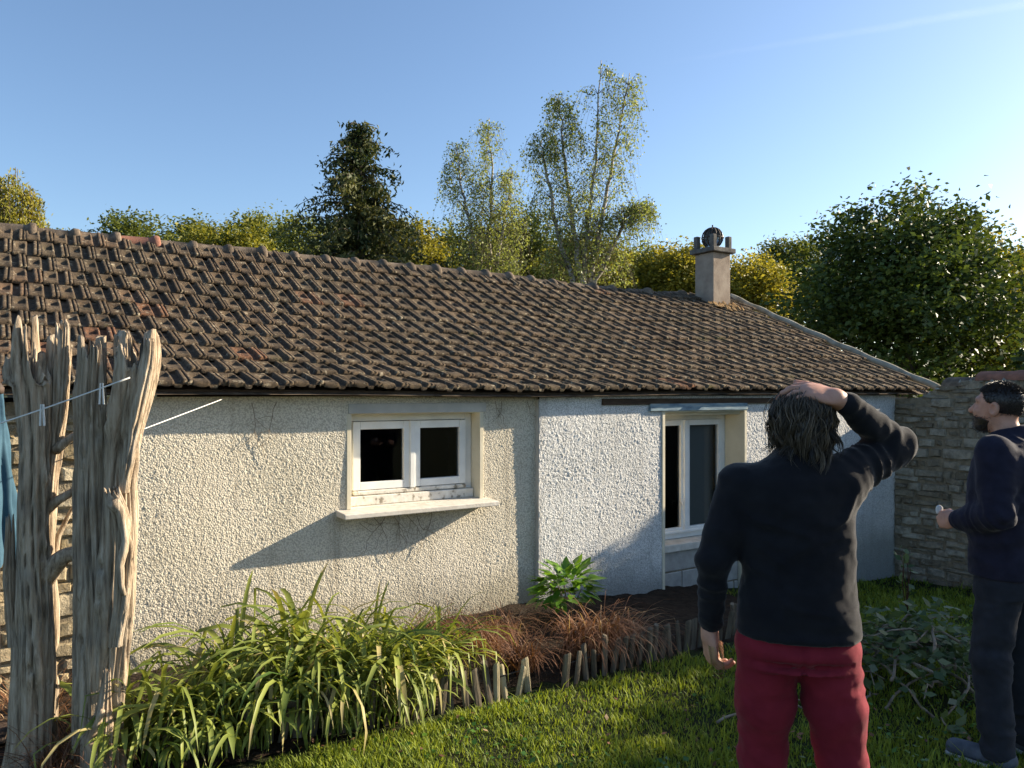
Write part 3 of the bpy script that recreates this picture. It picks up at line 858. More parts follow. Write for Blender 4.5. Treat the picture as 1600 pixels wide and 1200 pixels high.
# ------------------------------------------------------------------ dead trunks with the washing line
def trunk_tube(path, seed, jag=0.0, nseg=96, flute=0.2, dz=0.016):
    """path rows: (x, y, z, rx, ry). Fluted, gnarled tube with a splintered, hollow top."""
    P = np.array(path, float); P = P[np.argsort(P[:, 2])]
    zz = np.arange(P[0, 2], P[-1, 2], dz)
    # smooth interpolation along the height
    C = np.stack([np.interp(zz, P[:, 2], P[:, c]) for c in (0, 1, 3, 4)], -1)
    ker = np.ones(9) / 9
    for c in range(4):
        C[:, c] = np.convolve(np.pad(C[:, c], 4, mode='edge'), ker, 'valid')
    an = np.arange(nseg) * 2 * PI / nseg
    n = len(zz)
    A = np.broadcast_to(an, (n, nseg)); Z = np.broadcast_to(zz[:, None], (n, nseg))
    tw = A + 0.35 * np.sin(Z * 1.3 + seed)
    q = np.stack([np.cos(tw) * 2.3, np.sin(tw) * 2.3, Z * 1.1], -1).reshape(-1, 3)
    q2 = np.stack([np.cos(tw) * 5.0, np.sin(tw) * 5.0, Z * 1.3], -1).reshape(-1, 3)
    q3 = np.stack([np.cos(tw) * 17, np.sin(tw) * 17, Z * 3.5], -1).reshape(-1, 3)
    crk = np.exp(-(vnoise(q2 * .8, seed + 3) / .13) ** 2) * (vnoise(q * .7, seed + 5) > -.5)
    f = (1.25 * flute * vnoise(q * .75, seed) - 1.25 * flute * crk + .30 * flute * (1 - 2 * np.abs(vnoise(q2 * .6, seed + 13))) + 0.10 * flute * vnoise(q3, seed + 9)).reshape(n, nseg)
    ll = np.stack([np.cos(A) * 1.5, np.sin(A) * 1.5, Z * 4.2], -1).reshape(-1, 3)
    f = f + 0.09 * vnoise(ll, seed + 40).reshape(n, nseg)
    kr = np.random.default_rng(seed + 500)
    for _ in range(7):                                   # knots: swellings with a sunken eye
        a0 = kr.uniform(-PI, 0); z0 = kr.uniform(zz[0] + .1, zz[-1] - .2); da = (A - a0 + PI) % (2 * PI) - PI
        g2 = da ** 2 / .16 + (Z - z0) ** 2 / .0042
        f = f + .30 * np.exp(-g2) - .42 * np.exp(-g2 * 5)
    f = f + .35 * np.exp(-(Z - zz[0]) / .10) * (zz[0] < .3)
    X = C[:, 0:1] + C[:, 2:3] * (1 + f) * np.cos(A)
    Y = C[:, 1:2] + C[:, 3:4] * (1 + f) * np.sin(A)
    Zj = Z.copy()
    if jag:
        zj = zz[-1] - jag
        J = vnoise(np.stack([np.cos(an) * 1.9, np.sin(an) * 1.9, 0 * an], -1), seed + 70) + 0.55 * vnoise(np.stack([np.cos(an) * 5, np.sin(an) * 5, 0 * an], -1), seed + 71)
        J = (J - J.min()) / (J.max() - J.min())
        J = 0.10 + 0.90 * sstep(J, .12, .80)
        Zj = np.where(Z > zj, zj + (Z - zj) * J[None, :], Z)
    V = np.stack([X, Y, Zj], -1).reshape(-1, 3)
    F = []
    for i in range(n - 1):
        for j in range(nseg):
            k2 = (j + 1) % nseg
            F.append((i * nseg + j, i * nseg + k2, (i + 1) * nseg + k2, (i + 1) * nseg + j))
    # inner wall so that the splinters have thickness and the top is hollow
    b = len(V)
    top = np.stack([X[-1], Y[-1], Zj[-1]], -1); c0 = np.array([C[-1, 0], C[-1, 1], 0])
    inn = top.copy(); inn[:, :2] = c0[:2] + (top[:, :2] - c0[:2]) * 0.72; inn[:, 2] -= 0.012
    low = top.copy(); low[:, :2] = c0[:2] + (top[:, :2] - c0[:2]) * 0.5; low[:, 2] = zz[-1] - jag - 0.05
    V = np.concatenate([V, inn, low, [[c0[0], c0[1], zz[-1] - jag - 0.06]]])
    for j in range(nseg):
        k2 = (j + 1) % nseg; t = (n - 1) * nseg
        F.append((t + j, t + k2, b + k2, b + j)); F.append((b + j, b + k2, b + nseg + k2, b + nseg + j)); F.append((b + nseg + j, b + nseg + k2, b + 2 * nseg))
    return V, F

def trk(rows, Y, depth=0.8):
    out = []
    for x, y, w in rows:
        p = px(x, y, Y); r_ = w / 2 / 1200 * Y * 0.93
        out.append((p[0], p[1], p[2], r_, r_ * depth))
    return out
def limb(pts, Y, rad, dy=None):
    dy = dy or [0] * len(pts)
    P = np.array([px(x, y, Y + d) for (x, y), d in zip(pts, dy)])
    u = np.linspace(0, 1, len(P)); s = np.linspace(0, 1, 14)
    Q = np.stack([np.interp(s, u, P[:, c]) for c in range(3)], -1)
    Q[1:-1] += np.stack([vnoise(Q[1:-1] * 9, 5), vnoise(Q[1:-1] * 9, 6), vnoise(Q[1:-1] * 9, 7)], -1) * 0.012
    r_ = np.interp(s, np.linspace(0, 1, len(rad)), rad) * (1 + 0.12 * vnoise(Q * 22, 8))
    return Q, r_
def dead_tree(name, label, base, stems, limbs):
    o = thing(name, label, 'tree stump', base, group='weathered dead trunks holding the washing line')
    b = np.array(base)
    mb = MB()
    for rows, Y, seed, jag, fl in stems:
        V, F = trunk_tube(trk(rows, Y), seed, jag, flute=fl)
        mb.add(V - b, F)
    mb.build('trunk', M['deadwood'], o, True)
    for pts, Y, rad, dy in limbs:
        Q, r_ = limb(pts, Y, rad, dy)
        MB().tube(Q - b, r_, 9).build('branch', M['deadwood'], o, True)
    return o
YT = 3.55
pb = px(50, 1195, YT)
dead_tree('dead_tree', 'grey weathered dead trunk with splintered top beside the folded blue parasol', (pb[0], pb[1], 0),
    [([(50, 1215, 78), (52, 1150, 70), (56, 1050, 74), (56, 950, 68), (52, 860, 62), (54, 770, 62), (58, 690, 64), (56, 620, 70), (48, 560, 72), (43, 522, 66), (44, 488, 58)], YT, 5, .34, .30),
     ([(72, 820, 24), (80, 720, 30), (90, 640, 32), (96, 560, 28), (99, 492, 24)], YT + .02, 15, .24, .25),
     ([(20, 1010, 14), (14, 900, 16), (16, 800, 10)], YT - .03, 25, .1, .2)],
    [([(66, 905), (100, 868), (128, 858), (150, 830)], YT, [.050, .040, .034, .04], [0, -.02, 0, .05]),
     ([(70, 800), (96, 782), (124, 758)], YT, [.028, .020, .018], [0, 0, .04]),
     ([(88, 704), (118, 681)], YT, [.022, .017], [0, .03]),
     ([(84, 880), (92, 835), (112, 800), (120, 790)], YT + .1, [.02, .012, .01, .008], None)])
pb = px(160, 1190, YT)
dead_tree('dead_tree', 'twin-stemmed grey dead trunk bleached white along one edge in front of the cream wall', (pb[0], pb[1], 0),
    [([(146, 1210, 56), (142, 1120, 50), (142, 1020, 52), (146, 930, 48), (142, 850, 42), (140, 770, 42), (142, 690, 42), (143, 610, 42), (146, 522, 42)], YT, 31, .26, .28),
     ([(164, 1210, 50), (164, 1120, 50), (170, 1040, 56), (178, 960, 58), (184, 880, 58), (186, 800, 60), (186, 740, 52), (190, 690, 58), (198, 640, 66), (206, 600, 70), (210, 560, 72), (208, 512, 70)], YT + .01, 44, .20, .28),
     ([(192, 770, 18), (206, 690, 22), (216, 640, 26), (226, 590, 30), (234, 555, 24), (234, 526, 12)], YT - .05, 52, .03, .15),
     ([(178, 1010, 20), (190, 940, 24), (196, 870, 26), (190, 800, 24), (176, 772, 28), (172, 760, 18)], YT - .09, 61, .04, .28),
     ([(150, 1210, 40), (158, 1160, 36), (164, 1100, 20), (168, 1040, 10)], YT - .10, 66, .05, .3)],
    [([(176, 785), (190, 800), (196, 840), (186, 880), (194, 930)], YT - .13, [.03, .02, .016, .018, .01], None),
     ([(152, 1205), (140, 1160), (160, 1110)], YT - .15, [.03, .022, .012], None)])

# wire, pegs, parasol
A, B_ = px(-420, 760, 3.1), px(203, 590, YT - .115)
mid = [A + (B_ - A) * s - np.array([0, 0, 0.05 * math.sin(PI * s)]) for s in np.linspace(0, 1, 30)]
lp = px(-420, 760, 3.1)
post = thing('line_post', 'thin iron washing line post outside the trunks', 'post', (lp[0], lp[1], 0))
MB().tube([(0, 0, -.2), (0, 0, lp[2] + .06)], .02, 8).build('pole', M['iron'], post, True)
MB().tube([(-.25, 0, lp[2] + .03), (.25, 0, lp[2] + .03)], .012, 6).build('crossbar', M['iron'], post, True)
o = MB().tube(mid, .0035, 5).build('washing_line', M['string'], None, True)
tag(o, 'white washing line tied across the two dead trunks', 'line')
for i, s_ in enumerate((0.762, 0.922)):
    q = A + (B_ - A) * s_ - np.array([0, 0, 0.05 * math.sin(PI * s_)])
    pg = thing('clothes_peg', ['pale clothes peg on the line by the parasol', 'pale clothes peg on the line by the twin-stemmed trunk'][i], 'clothes peg', q, rs(-.4, .4), 'pegs on the washing line')
    for sgn in (-1, 1):
        V = [(sgn * .002, -.005, .022), (sgn * .007, -.005, .022), (sgn * .012, -.004, -.072), (sgn * .005, -.004, -.072), (sgn * .002, .005, .022), (sgn * .007, .005, .022), (sgn * .012, .004, -.072), (sgn * .005, .004, -.072)]
        MB().add(V, [(0, 1, 2, 3), (4, 7, 6, 5), (0, 4, 5, 1), (1, 5, 6, 2), (2, 6, 7, 3), (3, 7, 4, 0)]).build('prong', M['string'], pg)
a, b = px(215, 674, YT + .1), H(1.14, 5.20, CZ - .035)
o = MB().tube([a + (b - a) * s for s in np.linspace(0, 1, 6)], .003, 5).build('guy_wire', M['string'], None, True)
tag(o, 'thin pale wire from the twin-stemmed trunk up to the eaves', 'wire')

pc = px(-6, 900, 3.95)
ps = thing('parasol', 'closed blue fabric parasol on a dark pole beside the dead trunk', 'parasol', (pc[0], pc[1], 0))
MB().tube([(0, 0, .03), (0, 0, 1.84)], .018, 10).build('pole', M['iron'], ps, True)
V = []; F = []; nA, nZ = 64, 26
for i in range(nZ):
    s = i / (nZ - 1); z = 1.70 - .83 * s
    for j in range(nA):
        a_ = 2 * PI * j / nA
        fold = .5 + .5 * math.cos(8 * a_ + 1.1 * math.sin(3 * s + a_))
        r_ = .026 + .082 * s ** .75 * (0.55 + .75 * fold * (0.35 + .65 * s)) + .006 * math.sin(17 * s + 5 * a_)
        V.append((r_ * math.cos(a_), r_ * math.sin(a_), z - .05 * s * fold))
F = [(i * nA + j, (i + 1) * nA + j, (i + 1) * nA + (j + 1) % nA, i * nA + (j + 1) % nA) for i in range(nZ - 1) for j in range(nA)]
MB().add(V, F).build('canopy', M['parasol'], ps, True)
MB().tube([(0, 0, 1.70), (0, 0, 1.73), (0, 0, 1.755)], [.034, .036, .02], 12).build('finial', M['iron'], ps, True)
bs = MB(); an = np.arange(18) * 2 * PI / 18
bs.tube([(0, 0, -.02), (0, 0, .05), (0, 0, .07)], [.24, .23, .10], 18); bs.build('base', M['iron'], ps, bevel=.01)

# ------------------------------------------------------------------ flower bed, low picket edging
def bed():
    ts = np.linspace(-.6, 5.6, 80); ds = np.linspace(3.78, 5.34, 26)
    Tm, Dm = np.meshgrid(ts, ds, indexing='ij')
    X, Y = CU * Tm - SU * Dm, SU * Tm + CU * Dm
    Z = ground_z(X, Y) + .004 + .05 * sstep(Dm, 3.85, 4.1) + 0.02 * vnoise(np.stack([X * 9, Y * 9, 0 * X], -1).reshape(-1, 3), 8).reshape(X.shape)
    edge = sstep(Tm, 5.6, 5.2)
    V = np.stack([X, Y, Z - .06 * (1 - (1 - edge))], -1) if False else np.stack([X, Y, Z], -1)
    m = len(ds)
    I = (np.arange(79)[:, None] * m + np.arange(m - 1)[None, :]).ravel()
    F = np.stack([I, I + m, I + m + 1, I + 1], -1)
    return struct(link('flower_bed', fast_mesh('flower_bed', V.reshape(-1, 3), F, smooth=True), M['soil']))
bed()
def picket_geo(seed):
    r = np.random.default_rng(seed)
    h = r.uniform(.17, .25); w = r.uniform(.018, .026); n = 8
    an = np.arange(n) * 2 * PI / n
    V = []
    for z, q in ((-.10, 1.0), (h * .5, 1.0), (h - .012, .97), (h, .8)):
        for a in an:
            V.append((math.cos(a) * w * q * (1 + r.normal(0, .05)), math.sin(a) * w * .55 * q * (1 + r.normal(0, .05)), z + (math.cos(a + seed) * .008 if z > h * .7 else 0)))
    F = [(i * n + j, i * n + (j + 1) % n, (i + 1) * n + (j + 1) % n, (i + 1) * n + j) for i in range(3) for j in range(n)] + [tuple(3 * n + j for j in range(n))]
    me = bpy.data.meshes.new('picket'); me.from_pydata(V, [], F); me.materials.append(M['picket'])
    return me
pk = [picket_geo(i) for i in range(8)]
pkp = []
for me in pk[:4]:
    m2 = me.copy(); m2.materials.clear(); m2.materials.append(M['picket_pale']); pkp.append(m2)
def edging(label, D0, D1, ta, tb, kinds=None):
    kinds = kinds or pk
    c = H((ta + tb) / 2, (D0 + D1) / 2)
    e = thing('picket_edging', label, 'garden edging', (c[0], c[1], float(ground_z(c[0], c[1]))), group='low picket edging of the flower bed')
    t = ta; top = []
    while t < tb:
        D = D0 + (D1 - D0) * (t - ta) / (tb - ta) + rs(-.012, .012)
        w = H(t, D)
        gz = float(ground_z(w[0], w[1]))
        o = bpy.data.objects.new('picket', random.choice(kinds)); COL.objects.link(o); o.parent = e
        o.location = (w[0] - c[0], w[1] - c[1], gz - e.location.z)
        o.rotation_euler = (R(rs(-10, 8)), R(rs(-9, 11)), TH + R(rs(-12, 12)))
        top.append((w[0] - c[0] - .02 * math.sin(TH) * -1, w[1] - c[1] + .03, gz + .13 - e.location.z))
        t += rs(.06, .10)
    MB().tube(top[::4] + [top[-1]], .004, 5).build('binding_wire', M['iron'], e, True)
    return e
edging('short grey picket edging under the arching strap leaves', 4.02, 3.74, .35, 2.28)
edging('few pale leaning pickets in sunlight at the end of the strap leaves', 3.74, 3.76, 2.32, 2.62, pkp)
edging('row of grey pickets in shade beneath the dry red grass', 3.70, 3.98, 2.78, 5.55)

# ------------------------------------------------------------------ plants of the bed
def strap_leaf_geo(seed, L=0.8, w=0.026, n=9):
    r = np.random.default_rng(seed)
    up = r.uniform(R(62), R(86)); bend = r.uniform(1.0, 3.6); kink = r.random() < .25; kp = r.uniform(.4, .75)
    a = up; p = np.array([0.0, 0.0]); pts = [p.copy()]
    for i in range(n - 1):
        s = (i + .5) / (n - 1)
        aa = up - bend * s ** 1.7
        if kink and s > kp: aa -= R(75)
        aa = max(aa, -R(86))
        p = p + np.array([math.cos(aa), math.sin(aa)]) * L / (n - 1); pts.append(p.copy())
    tw = r.uniform(-.8, .8)
    V = []
    for i, q in enumerate(pts):
        s = i / (n - 1); ww = w * (math.sin(PI * min(1, .12 + .80 * s)) ** .6) * (1 if s < 1 else .05) * .5
        th = tw * s
        V += [(q[0], -ww * math.cos(th), q[1] - ww * math.sin(th)), (q[0], 0, q[1] - ww * .35), (q[0], ww * math.cos(th), q[1] + ww * math.sin(th))]
    F = []
    for i in range(n - 1):
        F += [(i * 3, i * 3 + 3, i * 3 + 4, i * 3 + 1), (i * 3 + 1, i * 3 + 4, i * 3 + 5, i * 3 + 2)]
    return np.array(V), np.array(F)
leafs = []
for i in range(22):
    V, F = strap_leaf_geo(200 + i, rng.uniform(.55, .95), rng.uniform(.017, .044))
    s = np.repeat(np.linspace(0, 1, 9), 3)
    base = [.15, .3, .4, .5, .6, .7][i % 6]
    me = fast_mesh('leaf', V, F, {'tone': np.clip(base + .25 * s ** 3, 0, 1)}, smooth=True); me.materials.append(M['strap']); leafs.append(me)
def strap_clump(t, D, n, label, sc=1.0, az0=-PI / 2, spread=2.4):
    w = H(t, D); gz = float(ground_z(w[0], w[1])) + .03
    c = thing('strap_leaf_plant', label, 'plant', (w[0], w[1], gz), TH, 'strap-leaved plants in the bed')
    for i in range(n):
        o = bpy.data.objects.new('leaf', random.choice(leafs)); COL.objects.link(o); o.parent = c
        a = az0 + random.gauss(0, 1) * spread * .5 if random.random() < .8 else rs(0, 2 * PI)
        rr = .15 * math.sqrt(random.random())
        o.location = (rr * math.cos(a * 1.3 + i), rr * math.sin(a * 1.3 + i), 0)
        o.rotation_euler = (R(rs(-8, 8)), R(rs(-10, 10)), a)
        k_ = sc * rs(.75, 1.1); o.scale = (k_, k_ * rs(.8, 1.1), k_)
    return c
SL = [(.45, 4.12, 60, .85, 'arching strap-leaf clump behind the twin-stemmed trunk'),
      (.85, 4.10, 80, .92, 'dark drooping strap-leaf clump beside the twin-stemmed trunk'),
      (1.15, 4.45, 85, 1.08, 'tall dense strap-leaf clump against the cream wall'),
      (1.45, 4.05, 85, .98, 'arching strap-leaf clump hanging over the picket edging'),
      (1.66, 4.50, 60, 1.18, 'tallest upright strap-leaf clump below the window sill shadow'),
      (1.82, 4.08, 90, .98, 'thick strap-leaf clump under the small window'),
      (2.10, 4.00, 95, .95, 'wide strap-leaf clump spilling over the edging towards the lawn'),
      (2.34, 4.10, 80, .85, 'yellowing strap-leaf clump beside the sunlit pickets'),
      (2.05, 4.55, 60, .85, 'low strap-leaf clump close to the wall under the small window')]
SL += [(.62, 3.96, 60, .62, 'low strap-leaf clump drooping over the edging beside the trunks'),
       (1.05, 3.94, 70, .66, 'dark low strap-leaf clump leaning out over the middle of the edging'),
       (1.60, 3.90, 70, .66, 'low strap-leaf clump hiding the pickets under the sill shadow'),
       (2.00, 3.86, 70, .62, 'low bright strap-leaf clump lying over the pickets by the lawn')]
for i, (t, D, n, sc, lb) in enumerate(SL):
    t = .45 + (t - .45) * .82
    strap_clump(t, D, n, lb, sc, -PI / 2 + (.35 if t > 1.7 else -.1))

def blades(n, L, spread, seed, w=0.006, droop=(1.2, 3.0), nseg=6, lean=None):
    r = np.random.default_rng(seed)
    az = r.uniform(0, 2 * PI, n)
    if lean is not None: az = np.where(r.random(n) < .6, lean + r.normal(0, .8, n), az)
    rad = spread * np.sqrt(r.random(n)); a2 = r.uniform(0, 2 * PI, n)
    bx_, by_ = rad * np.cos(a2), rad * np.sin(a2)
    up = r.uniform(R(55), R(88), n); bend = r.uniform(*droop, n); LL = L * r.uniform(.55, 1.1, n)
    V = np.zeros((n, nseg, 2, 3)); x = np.zeros(n); z = np.zeros(n)
    for i in range(nseg):
        s = i / (nseg - 1)
        ww = w * (1 - .92 * s) * .5
        cx_, cy_ = bx_ + x * np.cos(az), by_ + x * np.sin(az)
        V[:, i, 0] = np.stack([cx_ - np.sin(az) * ww, cy_ + np.cos(az) * ww, z], -1)
        V[:, i, 1] = np.stack([cx_ + np.sin(az) * ww, cy_ - np.cos(az) * ww, z], -1)
        aa = np.maximum(up - bend * (s + .5 / nseg) ** 1.4, -R(88))
        x = x + np.cos(aa) * LL / (nseg - 1); z = z + np.sin(aa) * LL / (nseg - 1)
    V = V.reshape(-1, 3)
    base = (np.arange(n) * nseg * 2)[:, None] + (np.arange(nseg - 1) * 2)[None, :]
    b = base.ravel()
    F = np.stack([b, b + 1, b + 3, b + 2], -1)
    tone = np.repeat(np.clip(r.beta(2, 2.2, n), 0, 1), nseg * 2)
    return V, F, tone
def tuft(name, label, mat, t, D, n, L, spread, seed, w=.006, droop=(1.2, 3.0), lift=.03, lean=None, group='dry red grass tufts in the bed'):
    p = H(t, D); gz = float(ground_z(p[0], p[1])) + lift
    V, F, tone = blades(n, L, spread, seed, w, droop, lean=lean)
    o = link(name, fast_mesh(name, V, F, {'tone': tone}), mat)
    o.location = (p[0], p[1], gz)
    return tag(o, label, 'grass tuft', group)
tuft('dry_grass_tuft', 'loose dry red grass tuft at the foot of the cream wall', M['dry'], 2.55, 4.75, 260, .50, .20, 1, .008)
tuft('dry_grass_tuft', 'dry red grass tuft behind the sunlit leaning pickets', M['dry'], 2.70, 4.50, 240, .42, .16, 2, .008)
tuft('dry_grass_tuft', 'dry red grass tuft below the step in the wall', M['dry'], 2.98, 4.72, 220, .40, .15, 3, .008)
tuft('dry_grass_tuft', 'thick russet grass tuft in front of the green broad-leaved shrub', M['dry'], 3.20, 4.00, 360, .54, .17, 4, .010, (1.6, 3.2), .06, -.6 * PI + TH)
tuft('dry_grass_tuft', 'russet grass tuft hanging over the shaded pickets', M['dry'], 3.46, 4.03, 320, .48, .17, 5, .010, (1.6, 3.2), .06, -.5 * PI + TH)
tuft('dry_grass_tuft', 'dry red grass clump beside the dark end picket', M['dry'], 2.68, 4.02, 180, .42, .10, 6, .009, (1.4, 3.0), .04)

def broad_leaf_geo(seed):
    r = np.random.default_rng(seed); n = 6; V = []
    L = 1.0; wd = r.uniform(.34, .5)
    for i in range(n):
        s = i / (n - 1); ww = wd * math.sin(PI * s ** .8) * .5 + .004
        zz = -.28 * s * s + .02 * math.sin(7 * s)
        V += [(s * L, -ww, zz + .10 * ww), (s * L, 0, zz - .12 * ww), (s * L, ww, zz + .10 * ww)]
    F = []
    for i in range(n - 1):
        F += [(i * 3, i * 3 + 3, i * 3 + 4, i * 3 + 1), (i * 3 + 1, i * 3 + 4, i * 3 + 5, i * 3 + 2)]
    return np.array(V), np.array(F)
bl = []
for i in range(6):
    V, F = broad_leaf_geo(i); me = fast_mesh('leaf', V, F, {'tone': np.full(len(V), .25 + .12 * i)}, smooth=True); me.materials.append(M['laurel']); bl.append(me)
w = H(3.62, 4.78); gz = float(ground_z(w[0], w[1]))
sh_ = thing('broad_leaved_shrub', 'bright green broad-leaved shrub against the white wall', 'shrub', (w[0], w[1], gz), TH)
st_ = MB()
for i in range(9):
    a = rs(0, 2 * PI); q = (rs(.05, .18) * math.cos(a), rs(.04, .12) * math.sin(a), rs(.22, .42))
    st_.tube([(0, 0, 0), (q[0] * .5, q[1] * .5, q[2] * .6), q], [.008, .006, .004], 5)
st_.build('stem', M['twig'], sh_, True)
for i in range(150):
    a = rs(0, 2 * PI); el = math.asin(rs(-.15, 1)); rr = rs(.55, 1.0)
    o = bpy.data.objects.new('leaf', random.choice(bl)); COL.objects.link(o); o.parent = sh_
    o.location = (.25 * rr * math.cos(a) * math.cos(el), .15 * rr * math.sin(a) * math.cos(el), .24 + .25 * rr * math.sin(el))
    o.rotation_euler = (R(rs(-25, 25)), -el * .7 + R(rs(-25, 35)), a + R(rs(-35, 35)))
    k_ = rs(.10, .165); o.scale = (k_, k_, k_)

# dry creeper stems on the wall
def creeper(label, start, n, L, seed, down):
    r = random.Random(seed); mb = MB()
    def go(p, ang, L, rad, dep):
        pts = [p]; a = ang
        for i in range(6):
            a += r.gauss(0, .25); p = (p[0] + math.cos(a) * L / 6, p[1], p[2] + math.sin(a) * L / 6); pts.append(p)
        mb.tube(pts, np.linspace(rad, rad * .6, 7), 4)
        if dep > 0:
            for q in pts[2::2]:
                go(q, a + r.choice([-1, 1]) * r.uniform(.4, 1.0), L * .6, rad * .65, dep - 1)
    for i in range(n):
        go((start[0] + r.uniform(-.25, .25), start[1], start[2]), (-PI / 2 if down else PI / 2) + r.gauss(0, .3), L, .0026, 1)
    o = mb.build('dry_creeper', M['twig'], None)
    o.rotation_euler = (0, 0, TH)
    return tag(o, label, 'creeper')
creeper('thin bare creeper stems under the window sill on the cream wall', (2.45, 5.288, CZ - .89), 7, .24, 3, True)
creeper('thin bare creeper stems under the eaves on the cream wall', (1.45, 5.285, CZ - .06), 2, .30, 5, True)
creeper('small bare creeper stems under the eaves by the step in the wall', (3.35, 5.285, CZ - .06), 3, .16, 9, True)

# ------------------------------------------------------------------ lawn
def lawn():
    r = np.random.default_rng(5)
    n = 190000
    Y = 2.6 + 6.6 * r.random(n) ** 1.5
    X = (r.random(n) * 1.5 - .75) * Y * 1.0
    t, D = to_house(X, Y)
    nz = vnoise(np.stack([X * 1.6, Y * 1.6, 0 * X], -1), 61); n2 = vnoise(np.stack([X * 7, Y * 7, 0 * X], -1), 62)
    edge = 3.72 + .08 * n2
    ok = ((D < edge) | (t > 5.75 + .2 * n2)) & (D < 5.22) & (t < 8.86) & (r.random(n) < .70 + .5 * nz + .25 * n2)
    ok &= ~((t < .25) & (D > 3.2 + .2 * n2))
    X, Y, nz, n2 = X[ok], Y[ok], nz[ok], n2[ok]; n = len(X)
    h = (.020 + .022 * r.random(n)) * (1 + .45 * n2 + .35 * nz) * (1 + 1.2 * (r.random(n) < .03))
    h *= 1 + .25 * sstep(Y, 5, 8)
    az = r.uniform(0, 2 * PI, n); ln = r.uniform(.15, 1.1, n) * h
    wd = .0017 * (1 + r.random(n)) * (1 + .22 * (Y - 3))
    Z = ground_z(X, Y) - .004
    dx, dy = np.cos(az), np.sin(az); sx, sy = -dy * wd, dx * wd
    V = np.zeros((n, 5, 3))
    V[:, 0] = np.stack([X - sx, Y - sy, Z], -1); V[:, 1] = np.stack([X + sx, Y + sy, Z], -1)
    mx, my, mz = X + dx * ln * .35, Y + dy * ln * .35, Z + h * .62
    V[:, 2] = np.stack([mx + sx * .8, my + sy * .8, mz], -1); V[:, 3] = np.stack([mx - sx * .8, my - sy * .8, mz], -1)
    V[:, 4] = np.stack([X + dx * ln, Y + dy * ln, Z + h], -1)
    b = np.arange(n) * 5
    F = np.concatenate([np.stack([b, b + 1, b + 2], -1), np.stack([b, b + 2, b + 3], -1), np.stack([b + 3, b + 2, b + 4], -1)])
    tone = np.repeat(np.clip(.45 + .28 * nz + .2 * n2 + .25 * r.normal(0, 1, n), 0, 1), 5)
    o = link('lawn_grass', fast_mesh('lawn_grass', V.reshape(-1, 3), F, {'tone': tone}), M['grass'])
    o['kind'] = 'stuff'; o['label'] = 'short green grass of the lawn'; o['category'] = 'grass'
lawn()
def litter():
    r = np.random.default_rng(15); n = 5200
    Y = 3.0 + 5.2 * r.random(n) ** 1.4; X = (r.random(n) * 1.5 - .75) * Y
    t, D = to_house(X, Y)
    pt = vnoise(np.stack([X * 2.3, Y * 2.3, 0 * X], -1), 91)
    ok = ((D < 3.70) | (t > 5.8)) & (D < 5.1) & (t < 8.8) & (pt > .05) & ~((t < .2) & (D > 3.2))
    X, Y = X[ok], Y[ok]; n = len(X)
    P = np.stack([X, Y, ground_z(X, Y) + .012 + .03 * r.random(n)], -1)
    a = r.uniform(0, 2 * PI, n); d = np.stack([np.cos(a), np.sin(a), r.normal(.15, .3, n)], -1); s = np.stack([-np.sin(a), np.cos(a), r.normal(0, .3, n)], -1)
    L = (.010 + .013 * r.random(n))[:, None]
    V = np.stack([P - d * L * .2, P + d * L * .5 + s * L * .7, P + d * L * 1.4, P + d * L * .5 - s * L * .7], 1).reshape(-1, 3)
    i = np.arange(n) * 4
    o = link('clover_leaves', fast_mesh('clover_leaves', V, np.stack([i, i + 1, i + 2, i + 3], -1), {'tone': np.repeat(np.clip(.3 + .2 * r.normal(0, 1, n), 0, 1), 4)}), M['laurel'])
    o['kind'] = 'stuff'; o['label'] = 'small clover leaves scattered through the lawn'; o['category'] = 'clover'
    # fallen leaves and dry bits
    n = 700; Y = 3.0 + 5.0 * r.random(n) ** 1.3; X = (r.random(n) * 1.5 - .75) * Y; t, D = to_house(X, Y)
    ok = (D < 5.1) & (t < 8.8); X, Y = X[ok], Y[ok]; n = len(X)
    V, F = leaf_like(np.stack([X, Y, ground_z(X, Y) + .025 + .02 * r.random(n)], -1), .030, r)
    o = link('fallen_leaves', fast_mesh('fallen_leaves', V, F, {'tone': np.repeat(r.random(n), 4)}), M['dry'])
    o['kind'] = 'stuff'; o['label'] = 'dry fallen leaves scattered over the grass'; o['category'] = 'leaves'
def leaf_like(P, size, r):
    n = len(P); a = r.uniform(0, 2 * PI, n)
    d = np.stack([np.cos(a), np.sin(a), r.normal(0, .35, n)], -1); s = np.stack([-np.sin(a), np.cos(a), r.normal(0, .35, n)], -1)
    L = (size * r.uniform(.5, 1.3, n))[:, None]
    V = np.stack([P - d * L * .5, P + s * L * .3, P + d * L * .5, P - s * L * .3], 1).reshape(-1, 3)
    i = np.arange(n) * 4
    return V, np.stack([i, i + 1, i + 2, i + 3], -1)
litter()
tuft('dead_fern_tuft', 'dark brown dead fern tuft between the two dead trunks', M['dry'], .20, 4.05, 260, .42, .12, 16, .008, (1.0, 2.6), .02, group='withered tufts at the trunks')
tuft('dead_fern_tuft', 'withered brown fern tuft at the foot of the rubble wall', M['dry'], .05, 4.75, 260, .50, .15, 17, .008, (1.0, 2.6), .02, group='withered tufts at the trunks')
w = H(-.42, 4.25); gz = float(ground_z(w[0], w[1]))
sh2 = thing('low_shrub', 'low dark green shrub under the closed parasol', 'shrub', (w[0], w[1], gz), TH)
MB().tube([(0, 0, 0), (.02, .01, .15), (.05, -.02, .3)], [.01, .007, .004], 5).build('stem', M['twig'], sh2, True)
